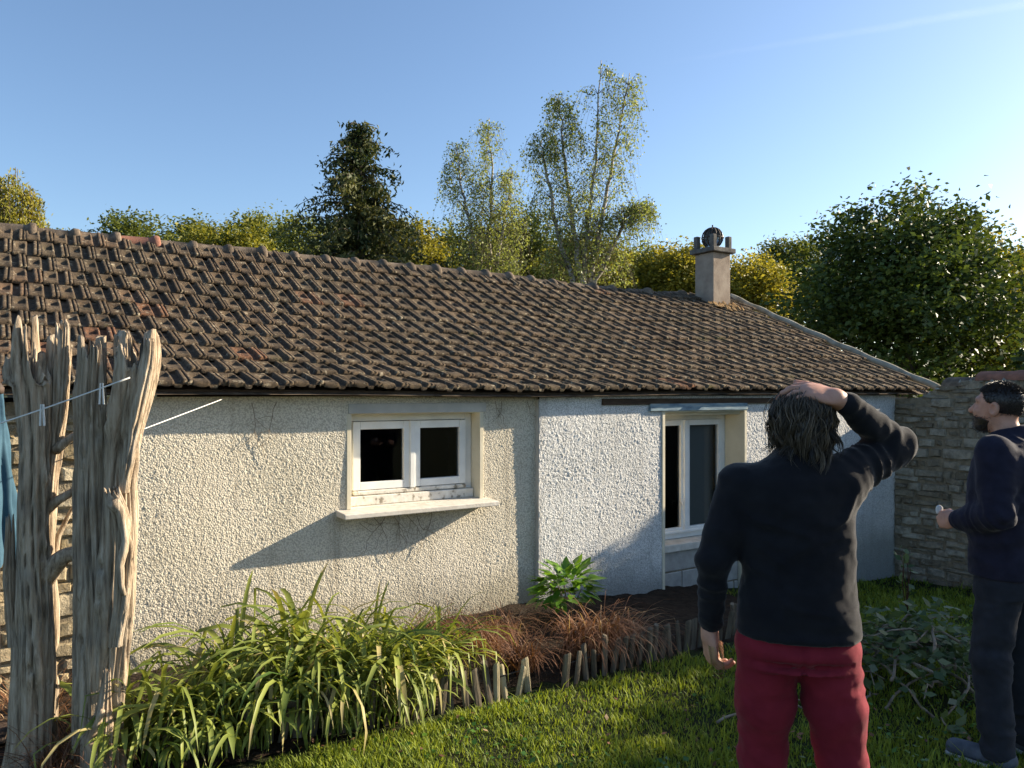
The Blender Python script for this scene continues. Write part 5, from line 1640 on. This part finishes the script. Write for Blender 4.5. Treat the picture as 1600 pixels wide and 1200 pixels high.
def head_field(c, tilt, yaw, sc=1.0):
    """head centred at c, face towards +y turned by yaw, chin lifted by tilt"""
    ca, sa = math.cos(tilt), math.sin(tilt)
    Rx = np.array([[1, 0, 0], [0, ca, -sa], [0, sa, ca]])
    Rm = rotz(yaw) @ Rx
    c = np.array(c, float)
    def f(P):
        q = (P - c) @ Rm / sc
        d = ell(q, (0, -.012, .028), (.076, .096, .088))
        d = smin(d, ell(q, (0, .030, -.035), (.060, .066, .085)), .03)
        d = smin(d, cone(q, (0, .052, -.088), (0, .070, -.098), .032, .020), .025)          # chin
        d = smin(d, cone(q, (0, .088, .010), (0, .112, -.028), .009, .015), .012)           # nose
        for s in (-1, 1):
            d = smin(d, cone(q, (s * .018, .082, .030), (s * .046, .070, .028), .012, .011), .012)   # brow
            d = np.maximum(d, -(ell(q, (s * .031, .092, .008), (.014, .012, .009)))) if False else d
            d = smin(d, ell(q, (s * .034, .072, -.028), (.022, .018, .020)), .02)           # cheek
            e = np.maximum(ell(q, (s * .078, -.012, -.008), (.012, .022, .034)), -ell(q, (s * .088, -.006, -.006), (.008, .013, .022)))
            d = smin(d, e, .006)
        d = smin(d, ell(q, (0, .087, -.056), (.022, .012, .007)), .008)                      # lips
        return d * sc
    return f, Rm, c

def person(name, label, loc, rz):
    o = thing(name, label, 'person', loc, rz)
    return o

# ---------------------------------------------------------------- man in red trousers, seen from behind
def man_red():
    Y0 = 2.30; k_ = Y0 / 1200.0
    X0 = (1243 - 800) * k_
    gz = float(ground_z(X0, Y0))
    o = person('person', 'person in black jumper and red trousers seen from behind, one hand on head', (X0, Y0, gz), R(-10))
    def L(x, y, dy=0.0):
        s = (Y0 + dy) / 1200.0
        return np.array([(x - 800) * s - X0, dy, CZ - (y - 615) * s - gz])
    head_c = L(1254, 668) + np.array([0, .025, 0])
    hf, Rm, hc = head_field(head_c, R(10), R(-8), .94)
    # joints
    shl, shr = L(1152, 748), L(1308, 742)
    ell_, wrl = L(1121, 880, -.02), L(1109, 985, .05)
    elr = L(1380, 694, .10)
    wrr = L(1319, 627, -.035)
    hipl, hipr = L(1196, 1010), L(1292, 1010)
    knl, knr = L(1190, 1185, .03), L(1312, 1185, .01)
    anl, anr = np.array([-.115, -.01, .08]), np.array([.165, -.02, .08])
    neck0, neck1 = L(1250, 735), L(1253, 690) + np.array([0, .015, 0])
    tors = [(L(0, 1010)[2], .005, 0, .178, .130), (L(0, 960)[2], .004, 0, .172, .126), (L(0, 900)[2], .005, .005, .160, .112), (L(0, 830)[2], .0, .008, .166, .116), (L(0, 780)[2], -.005, .0, .172, .116), (L(0, 745)[2], -.005, -.005, .160, .100), (L(0, 722)[2], .0, 0, .105, .080), (L(0, 706)[2], .006, .008, .066, .066)]
    def body(P):
        d = loft(P, [(z, a, b, rx * .74, ry * .74) for z, a, b, rx, ry in tors], 2.3)
        d = smin(d, cone(P, neck0, neck1, .058, .054), .03)
        for pts, rd in (((shl + [.02, 0, -.03], ell_, wrl), (.040, .036, .026)), ((shr + [-.02, 0, -.03], elr, wrr), (.040, .036, .026)), ((hipl, knl, anl), (.066, .052, .038)), ((hipr, knr, anr), (.066, .052, .038))):
            d = smin(d, chain(P, pts, rd, .02), .03)
        for a, t in ((anl, (-.13, .15, .035)), (anr, (.19, .13, .035))):
            d = smin(d, cone(P, a + np.array([0, -.03, -.045]), t, .036, .030), .03)
        return d
    parts = [surface(body, (-.45, -.25, .0), (.45, .35, 1.60), .010)]
    parts.append(surface(lambda P: smin(hf(P), cone(P, neck0, neck1, .057, .053), .03), hc - .16, hc + .16, .0045))
    # hanging hand, palm turned back, loosely closed round a glass
    hl, pl = hand_field(wrl + np.array([-.002, .004, -.012]), (.05, .05, -1), (-1, -.35, 0), 1, [.62, .66, .70, .78], .03, .75, 1.02)
    parts.append(surface(hl, pl.min(0) - .03, pl.max(0) + .03, .0035))
    # hand lying on the crown of the head
    hr, pr = hand_field(wrr + np.array([-.006, -.002, .002]), (-1, .10, .34), (.30, -.55, 1), 1, [.40, .42, .44, .48], .06, .2, 1.12, elr - wrr)
    parts.append(surface(hr, pr.min(0) - .03, pr.max(0) + .03, .0035))
    V, F = join(parts)
    link('body', fast_mesh('body', V, F, smooth=True), M['skin'], o)
    # jumper
    def jumper(P):
        hem = L(0, 990)[2]
        d = loft(P, tors, 2.3)
        d = smin(d, chain(P, (shl + [.012, 0, -.02], ell_, wrl + [0, 0, .012]), (.064, .048, .037), .03), .040)
        d = smin(d, chain(P, (shr + [.0, 0, -.015], elr, wrr + (elr - wrr) * .08), (.072, .052, .036), .02), .040)
        d = smin(d, cone(P, neck0, neck1 + [0, 0, -.012], .070, .066), .03)
        d = np.maximum(d, hem + .012 * P[:, 0] / .2 * -1 * 0 - P[:, 2] - np.where(np.abs(P[:, 0] + .27) < .085, .9, 0))
        top = neck1[2] + .004
        d = np.maximum(d, np.where((np.abs(P[:, 0]) < .085) & (np.abs(P[:, 1]) < .12), P[:, 2] - top, -1))
        return d
    V, F = surface(jumper, (-.42, -.24, .90), (.46, .36, 1.80), .0065)
    axr = (elr - shr) / np.linalg.norm(elr - shr); afr = (wrr - elr) / np.linalg.norm(wrr - elr)
    axl = (wrl - shl) / np.linalg.norm(wrl - shl)
    def folds(V):
        d = np.zeros(len(V))
        for i, (c, ax, rad, lam, amp) in enumerate(((elr, afr, .13, .030, .008), (shr + (elr - shr) * .5, axr, .14, .036, .010), (ell_, axl, .15, .045, .006), (wrl, axl, .10, .026, .005), (wrr, afr, .08, .022, .003), (shl, axl, .12, .05, .004))):
            d += crease(V, c, ax, rad, lam, amp, 60 + i)
        d += crease(V, (.02, -.1, 1.04), (.25, 0, 1), .26, .060, .008, 80)
        d += crease(V, (.10, -.1, 1.24), (-.8, 0, 1), .24, .070, .008, 83)
        d += crease(V, (-.10, -.1, 1.30), (.5, 0, 1), .20, .080, .005, 86)
        hz_ = L(0, 990)[2]; body_ = V[:, 0] > -.20
        d *= np.where(body_, sstep(V[:, 2], hz_, hz_ + .05), 1)
        d += .004 * np.exp(-((V[:, 2] - hz_ - .016) / .012) ** 2) * body_
        return d
    V, F = cloth_mesh(V, F, folds, 3)
    link('jumper', fast_mesh('jumper', V, F, smooth=True), M['fleece'], o)
    # seam piping down the raised sleeve and a small cuff mark
    # trousers
    zc = L(0, 1073)[2] + .065
    def trousers(P):
        d = loft(P, [(zc + .005, .008, .0, .06, .045), (zc + .025, .008, -.004, .115, .090), (zc + .045, .008, -.010, .150, .115), (L(0, 1034)[2], .006, -.014, .166, .124), (L(0, 1006)[2], .004, -.010, .162, .116), (L(0, 986)[2], .004, 0, .150, .104), (L(0, 940)[2], .004, 0, .130, .090)], 2.2)
        for h_, kn, an_ in ((hipl, knl, anl), (hipr, knr, anr)):
            top = np.array([h_[0] * .92, h_[1] - .006, zc + .06])
            d = smin(d, chain(P, (top, (top + kn) / 2 + np.array([0, -.004, 0]), kn, an_ + np.array([0, 0, -.015])), (.093, .082, .065, .060), .03), .026)
        d = np.maximum(d, .055 - P[:, 2])
        return d
    V, F = surface(trousers, (-.32, -.24, .04), (.36, .26, L(0, 935)[2]), .0075)
    def tf(V):
        d = np.zeros(len(V))
        for i, (h_, kn, an_) in enumerate(((hipl, knl, anl), (hipr, knr, anr))):
            for j, (c, rad, lam, amp) in enumerate(((kn, .17, .050, .010), (np.array([kn[0], kn[1], .16]), .18, .042, .012), (np.array([h_[0], 0, zc - .08]), .15, .055, .006))):
                d += crease(V, c, (.35 * (1 - 2 * i), .2, 1), rad, lam, amp, 90 + 5 * i + j)
        # diagonal pulls below the seat, patch pockets, centre seam, waistband
        g = np.exp(-((V[:, 2] - zc - .0) / .09) ** 2)
        d += .003 * g * vnoise(np.stack([24 * (V[:, 2] + .8 * np.abs(V[:, 0] - .005)), 4 * V[:, 0], 4 * V[:, 1]], -1), 31)
        back = V[:, 1] < 0
        d -= np.where(back & (np.abs(V[:, 0] - .004) < .006) & (V[:, 2] > zc), .005, 0)
        d -= np.where(back & (np.abs(V[:, 2] - (L(0, 1022)[2])) < .0045) & (np.abs(np.abs(V[:, 0] - .005) - .085) < .055), .006, 0)
        return d
    V, F = cloth_mesh(V, F, tf, 5)
    link('trousers', fast_mesh('trousers', V, F, smooth=True), M['red'], o)
    for s, a, t in ((-1, anl, (-.135, .16, .035)), (1, anr, (.195, .14, .035))):
        V, F = surface(lambda P: np.maximum(smin(cone(P, a + np.array([0, -.03, -.045]), np.array(t), .046, .040), cone(P, a + [0, -.01, -.04], a + [0, -.005, .01], .05, .048), .03), .004 - P[:, 2]), (-.3, -.15, -.01), (.33, .26, .14), .008)
        link('shoe', fast_mesh('shoe', V, F, smooth=True), M['shoe'], o)
    # hair: wavy locks from the crown down to the collar, each lock a bundle of strands
    r = np.random.default_rng(8); nl, per, m = 210, 26, 18
    HS = .80
    az = r.uniform(0, 2 * PI, nl); az = np.where(np.cos(az - PI / 2) > .5, az + PI, az)
    pol0 = r.random(nl) ** .7 * 1.25; lay = r.random(nl)
    zend = hc[2] - .062 - .055 * r.random(nl) - .02 * (np.sin(az) < -.3)
    w1, w2, w3 = r.uniform(0, 2 * PI, (3, nl)); amp = r.uniform(.006, .020, nl); fr_ = r.uniform(5, 10, nl); flip = r.normal(0, .25, nl)
    P = np.zeros((nl, per, m, 3))
    js = r.normal(0, 1, (nl, per, 2)) * .0085; ln = r.uniform(.75, 1.08, (nl, per)); ph = r.uniform(0, 2 * PI, (nl, per))
    for j in range(m):
        s = j / (m - 1) * ln
        pol = pol0[:, None] + (1.62 - pol0[:, None]) * np.minimum(1, s / .5)
        a = az[:, None] + .30 * np.sin(w1[:, None] + 3.5 * s) * s
        k1 = HS * (1 + .22 * lay)[:, None]
        x = np.sin(pol) * np.cos(a) * .080 * k1; y = np.sin(pol) * np.sin(a) * .100 * k1; z = np.cos(pol) * (.086 + .012 * lay)[:, None]
        q = np.maximum(0, (s - .5) / .5)
        zb = np.cos(1.62) * .09
        z = np.where(q > 0, zb + ((zend - hc[2])[:, None] - zb) * q, z)
        fl = 1 - .16 * q ** 2 + flip[:, None] * q ** 2
        wx = amp[:, None] * np.sin(fr_[:, None] * s + w2[:, None]) * (.25 + s); wy = amp[:, None] * np.cos(fr_[:, None] * s * .9 + w3[:, None]) * (.25 + s)
        tp = 1 - .75 * s
        P[:, :, j, 0] = hc[0] + x * fl + wx + js[:, :, 0] * (tp + .25) + .0016 * np.sin(9 * s + ph)
        P[:, :, j, 1] = hc[1] - .01 + y * fl + wy + js[:, :, 1] * (tp + .25)
        P[:, :, j, 2] = hc[2] + .022 + z + .006 * np.sin(7 * s + w1[:, None])
    paths = P.reshape(-1, m, 3); n = len(paths)
    tone = np.clip(np.repeat(.34 + .30 * r.normal(0, 1, nl), per) + .15 * r.normal(0, 1, n), 0, 1)
    hv, hfc, ht = strands(None, paths, r.uniform(.0008, .0016, n), tone)
    capV, capF = surface(lambda P: np.maximum(smin(ell(P, hc + np.array([0, -.018, .022]), (.074, .094, .084)), cone(P, hc + [0, -.05, -.02], hc + [0, -.045, -.075], .060, .048), .04), np.where(P[:, 2] < hc[2] + .03, P[:, 1] - hc[1] - .012, -1)), hc - .17, hc + .17, .006)
    V = np.concatenate([capV, hv]); Fq = np.concatenate([capF, hfc + len(capV)])
    link('hair', fast_mesh('hair', V, Fq, {'tone': np.concatenate([np.full(len(capV), .05), ht])}, smooth=True), M['hair_grey'], o)
    return o, pl, wrl
red_man, pl, wrl = man_red()

# clear glass in his hanging hand
gl_c = np.array(red_man.location) + wrl + np.array([.034, .022, -.085])
gl = thing('drinking_glass', 'small clear glass in the hanging hand of the person in red trousers', 'glass', gl_c + np.array([0, 0, -.062]))
V = []; an = np.arange(24) * 2 * PI / 24
prof = [(0, .0), (.019, .0), (.020, .01), (.024, .105), (.0228, .105), (.0188, .012), (0, .010)]
for q, z in prof:
    for a in an: V.append((q * math.cos(a), q * math.sin(a), z))
F = [(i * 24 + j, i * 24 + (j + 1) % 24, (i + 1) * 24 + (j + 1) % 24, (i + 1) * 24 + j) for i in range(len(prof) - 1) for j in range(24)]
MB().add(V, F).build('tumbler', M['clear'], gl, True)
gl.rotation_euler = (R(6), R(-8), 0)

# ---------------------------------------------------------------- man in navy, turned towards the house
def man_navy():
    Y0 = 3.58
    X0 = (1576 - 800) / 1200 * Y0
    gz = float(ground_z(X0, Y0))
    yaw = R(36)
    o = person('person', 'bearded person in navy sweatshirt and dark trousers looking towards the house', (X0, Y0, gz), yaw)
    top = CZ - (597 - 615) / 1200 * Y0 - gz
    hc = np.array([0.0, .045, top - .118])
    hf, Rm, hc = head_field(hc, R(6), R(2))
    sz = top - .315
    shl, shr = np.array([-.185, -.015, sz]), np.array([.185, -.015, sz])
    ell_, elr = np.array([-.235, -.045, sz - .275]), np.array([.235, -.035, sz - .275])
    wrl, wrr = np.array([-.150, .150, sz - .335]), np.array([.16, .10, sz - .37])
    hz = .90
    hipl, hipr = np.array([-.09, 0, hz]), np.array([.09, 0, hz])
    knl, knr = np.array([-.115, .03, .49]), np.array([.12, .01, .49])
    anl, anr = np.array([-.13, -.01, .09]), np.array([.14, -.03, .09])
    neck0, neck1 = np.array([0, -.01, sz + .035]), np.array([0, .02, sz + .125])
    tors = [(hz - .06, 0, 0, .165, .120), (hz + .05, 0, .005, .165, .122), (hz + .2, 0, .01, .168, .122), (sz - .16, 0, .0, .185, .128), (sz - .06, 0, -.012, .190, .120), (sz + .0, 0, -.015, .165, .100), (sz + .035, 0, -.012, .105, .080), (sz + .065, 0, 0, .068, .068)]
    def body(P):
        d = loft(P, [(z, a, b, rx * .8, ry * .8) for z, a, b, rx, ry in tors], 2.3)
        d = smin(d, cone(P, neck0, neck1, .060, .056), .03)
        for pts, rd in (((shl, ell_, wrl), (.05, .04, .027)), ((shr, elr, wrr), (.05, .04, .027)), ((hipl, knl, anl), (.08, .052, .038)), ((hipr, knr, anr), (.08, .052, .038))):
            d = smin(d, chain(P, pts, rd, .02), .03)
        for a, t in ((anl, (-.15, .16, .035)), (anr, (.17, .14, .035))):
            d = smin(d, cone(P, a + np.array([0, -.03, -.05]), t, .036, .030), .03)
        return d
    parts = [surface(body, (-.4, -.25, 0), (.4, .35, 1.62), .011)]
    parts.append(surface(lambda P: smin(hf(P), cone(P, neck0, neck1, .059, .056), .03), hc - .17, hc + .17, .0045))
    for w, f, b, s in ((wrl, (.25, 1, -.10), (-1, .2, .25), 1), (wrr, (-.4, 1, .1), (1, .3, .3), -1)):
        h_, pts = hand_field(w + np.array(f) * .012, f, b, s, [.55, .62, .68, .75], .03, .7, 1.0)
        parts.append(surface(h_, pts.min(0) - .03, pts.max(0) + .03, .004))
    V, F = join(parts)
    link('body', fast_mesh('body', V, F, smooth=True), M['skin'], o)
    hem = hz - .035
    def sweat(P):
        d = loft(P, [(z, a, b, rx + .028, ry + .022) for z, a, b, rx, ry in tors], 2.3)
        d = smin(d, chain(P, (shl, ell_, wrl), (.074, .062, .044), .03), .04)
        d = smin(d, chain(P, (shr, elr, wrr), (.074, .062, .044), .03), .04)
        d = smin(d, cone(P, neck0 + [0, -.012, 0], neck1 + [0, -.028, -.045], .080, .074), .03)
        d = np.maximum(d, hem - P[:, 2])
        # open stand-up collar, lower at the front
        lim = neck0[2] + .062 - .30 * P[:, 1]
        d = np.maximum(d, np.where((np.abs(P[:, 0]) < .10) & (np.abs(P[:, 1]) < .14), P[:, 2] - lim, -1))
        return d
    V, F = surface(sweat, (-.36, -.24, hem - .02), (.36, .30, 1.66), .008)
    def fo(V):
        d = np.zeros(len(V))
        for i, (c, ax, rad, lam, amp) in enumerate(((ell_, (wrl - ell_), .16, .040, .010), (elr, (wrr - elr), .16, .042, .009), (wrl, (wrl - ell_), .08, .026, .005), (shl + [.05, -.05, -.08], (.6, -.2, 1.0), .24, .060, .010), (np.array([0, -.08, hem + .10]), (.2, 0, 1), .30, .055, .010), (np.array([0, -.1, 1.25]), (.7, 0, 1), .26, .07, .009))):
            d += crease(V, c, ax, rad, lam, amp, 120 + 3 * i)
        return d
    V, F = cloth_mesh(V, F, fo, 13)
    link('sweatshirt', fast_mesh('sweatshirt', V, F, smooth=True), M['navy'], o)
    # rim of a white shirt under the hem
    an = np.linspace(0, 2 * PI, 41)[:-1]
    mb = MB()
    mb.tube([(.166 * math.cos(a), .005 + .124 * math.sin(a), hem + .002 + .006 * math.sin(3 * a)) for a in np.linspace(R(150), R(235), 14)], .007, 6)
    mb.build('shirt_hem', M['whiteshirt'], o, True)
    zc = .80
    def trousers(P):
        d = loft(P, [(zc - .06, 0, 0, .182, .125), (zc + .06, 0, -.006, .180, .132), (zc + .16, 0, 0, .166, .122), (zc + .2, 0, 0, .160, .116)], 2.3)
        d = np.maximum(d, zc - .02 - P[:, 2])
        for h_, kn, an_ in ((hipl, knl, anl), (hipr, knr, anr)):
            d = smin(d, chain(P, (np.array([h_[0] * 1.02, 0, zc + .02]), kn, an_ + np.array([0, 0, -.03])), (.098, .076, .066), .03), .03)
        return np.maximum(d, .05 - P[:, 2])
    V, F = surface(trousers, (-.32, -.24, .03), (.34, .26, zc + .22), .009)
    def tf(V):
        d = np.zeros(len(V))
        for i, kn in enumerate((knl, knr)):
            for j, (c, rad, lam, amp) in enumerate(((kn, .2, .055, .010), (np.array([kn[0], kn[1], .16]), .17, .045, .014), (np.array([kn[0], 0, .72]), .16, .06, .006))):
                d += crease(V, c, (.3, .2, 1), rad, lam, amp, 150 + 4 * i + j)
        return d
    V, F = cloth_mesh(V, F, tf, 15)
    link('trousers', fast_mesh('trousers', V, F, smooth=True), M['denim'], o)
    for a, t in ((anl, np.array([-.155, .165, .04])), (anr, np.array([.175, .145, .04]))):
        V, F = surface(lambda P: np.maximum(smin(cone(P, a + np.array([0, -.03, -.045]), t, .046, .042), cone(P, a + [0, -.01, -.04], a + [0, -.005, .01], .05, .048), .03), .018 - P[:, 2]), (-.3, -.15, 0), (.3, .26, .15), .008)
        so = link('shoe', fast_mesh('shoe', V, F, smooth=True), M['shoe'], o)
        V, F = surface(lambda P: np.maximum(cone(P * [1, 1, .3], (a + np.array([0, -.03, -.045])) * [1, 1, .0], t * [1, 1, 0], .050, .046), np.maximum(P[:, 2] - .020, .002 - P[:, 2])), (-.3, -.15, -.01), (.3, .26, .04), .006)
        link('sole', fast_mesh('sole', V, F, smooth=False), M['sole'], so)
    # short hair and beard as dense short strands over a thin cap
    r = np.random.default_rng(18); n = 7000
    q = r.normal(0, 1, (n, 3)); q /= np.linalg.norm(q, axis=1)[:, None]
    uu = np.array([0, -.012, .028]) + q * np.array([.079, .099, .091])
    on = uu[:, 2] > np.interp(uu[:, 1], [-.12, -.06, -.035, -.02, .03, .055, .085], [-.062, -.058, -.040, .010, .024, .060, .075])
    q = q[on]
    P0 = np.array([0, -.012, .028]) + q * np.array([.0775, .0975, .0890])
    lenf = np.where(q[:, 2] > .45, .013, .006)
    d0 = q + np.stack([.25 * r.normal(0, 1, len(q)), .25 * r.normal(0, 1, len(q)) + .3 * (q[:, 2] > .4), .2 * r.normal(0, 1, len(q)) - .5 * (q[:, 2] < .2)], -1); d0 /= np.linalg.norm(d0, axis=1)[:, None]
    # beard
    nb = 1500; b0 = np.stack([r.uniform(-.062, .062, nb), r.uniform(.0, .095, nb), r.uniform(-.125, -.045, nb)], -1)
    fv = hf(b0 @ Rm.T + hc); sel = np.abs(fv) < .006; b0 = b0[sel]; b0 = b0[(np.abs(b0[:, 0]) > .028) | (b0[:, 2] < -.066)]
    db = b0 - np.array([0, .02, -.03]); db /= np.linalg.norm(db, axis=1)[:, None]
    PP = np.concatenate([P0, b0]); DD = np.concatenate([d0, db]); LL = np.concatenate([lenf, np.full(len(b0), .011)])
    paths = PP[:, None, :] + DD[:, None, :] * LL[:, None, None] * np.linspace(-.2, 1, 4)[None, :, None]
    paths = paths @ Rm.T + hc
    tone = np.clip(.4 + .3 * r.normal(0, 1, len(PP)), 0, 1)
    hv, hF, ht = strands(None, paths, np.full(len(PP), .0012), tone)
    def cap(P):
        u = (P - hc) @ Rm
        e = ell(u, (0, -.013, .029), (.0782, .0985, .0900))
        line = np.interp(u[:, 1], [-.12, -.06, -.035, -.02, .03, .055, .085], [-.062, -.058, -.040, .010, .024, .060, .075])
        return np.maximum(e, (line - u[:, 2]) * .8)
    cV, cF = surface(cap, hc - .16, hc + .16, .005)
    def beard(P):
        u = (P - hc) @ Rm
        e = hf(P) - .0025
        reg = np.maximum(u[:, 2] + .052 + .20 * np.maximum(0, .06 - u[:, 1]), .012 - u[:, 1])
        lips = np.where((np.abs(u[:, 0]) < .024) & (u[:, 2] > -.068), .01, -1)
        under = -.128 - u[:, 2] + .5 * np.maximum(0, .04 - u[:, 1])
        return np.maximum(np.maximum(np.maximum(e, reg), lips), under)
    bV, bF = surface(beard, hc - .16, hc + .16, .004)
    cF = np.concatenate([cF, bF + len(cV)]); cV = np.concatenate([cV, bV])
    link('hair', fast_mesh('hair', np.concatenate([cV, hv]), np.concatenate([cF, hF + len(cV)]), {'tone': np.concatenate([np.full(len(cV), .08), ht])}, smooth=True), M['hair_dark'], o)
    return o
navy = man_navy()
# crumpled white paper between his fingers
pw = np.array(navy.matrix_basis @ Vector((-.105, .262, 1.438 - .295)))
r = np.random.default_rng(77)
V, F = surface(lambda P: ell(P, (0, 0, 0), (.016, .012, .022)), (-.03, -.03, -.035), (.03, .03, .035), .004)
V = V * (1 + .28 * vnoise(V * 90, 4)[:, None])
pp = link('crumpled_paper', fast_mesh('crumpled_paper', V, F), M['whiteshirt']); pp.location = pw
tag(pp, 'small white crumpled paper in the hand of the bearded person', 'paper')
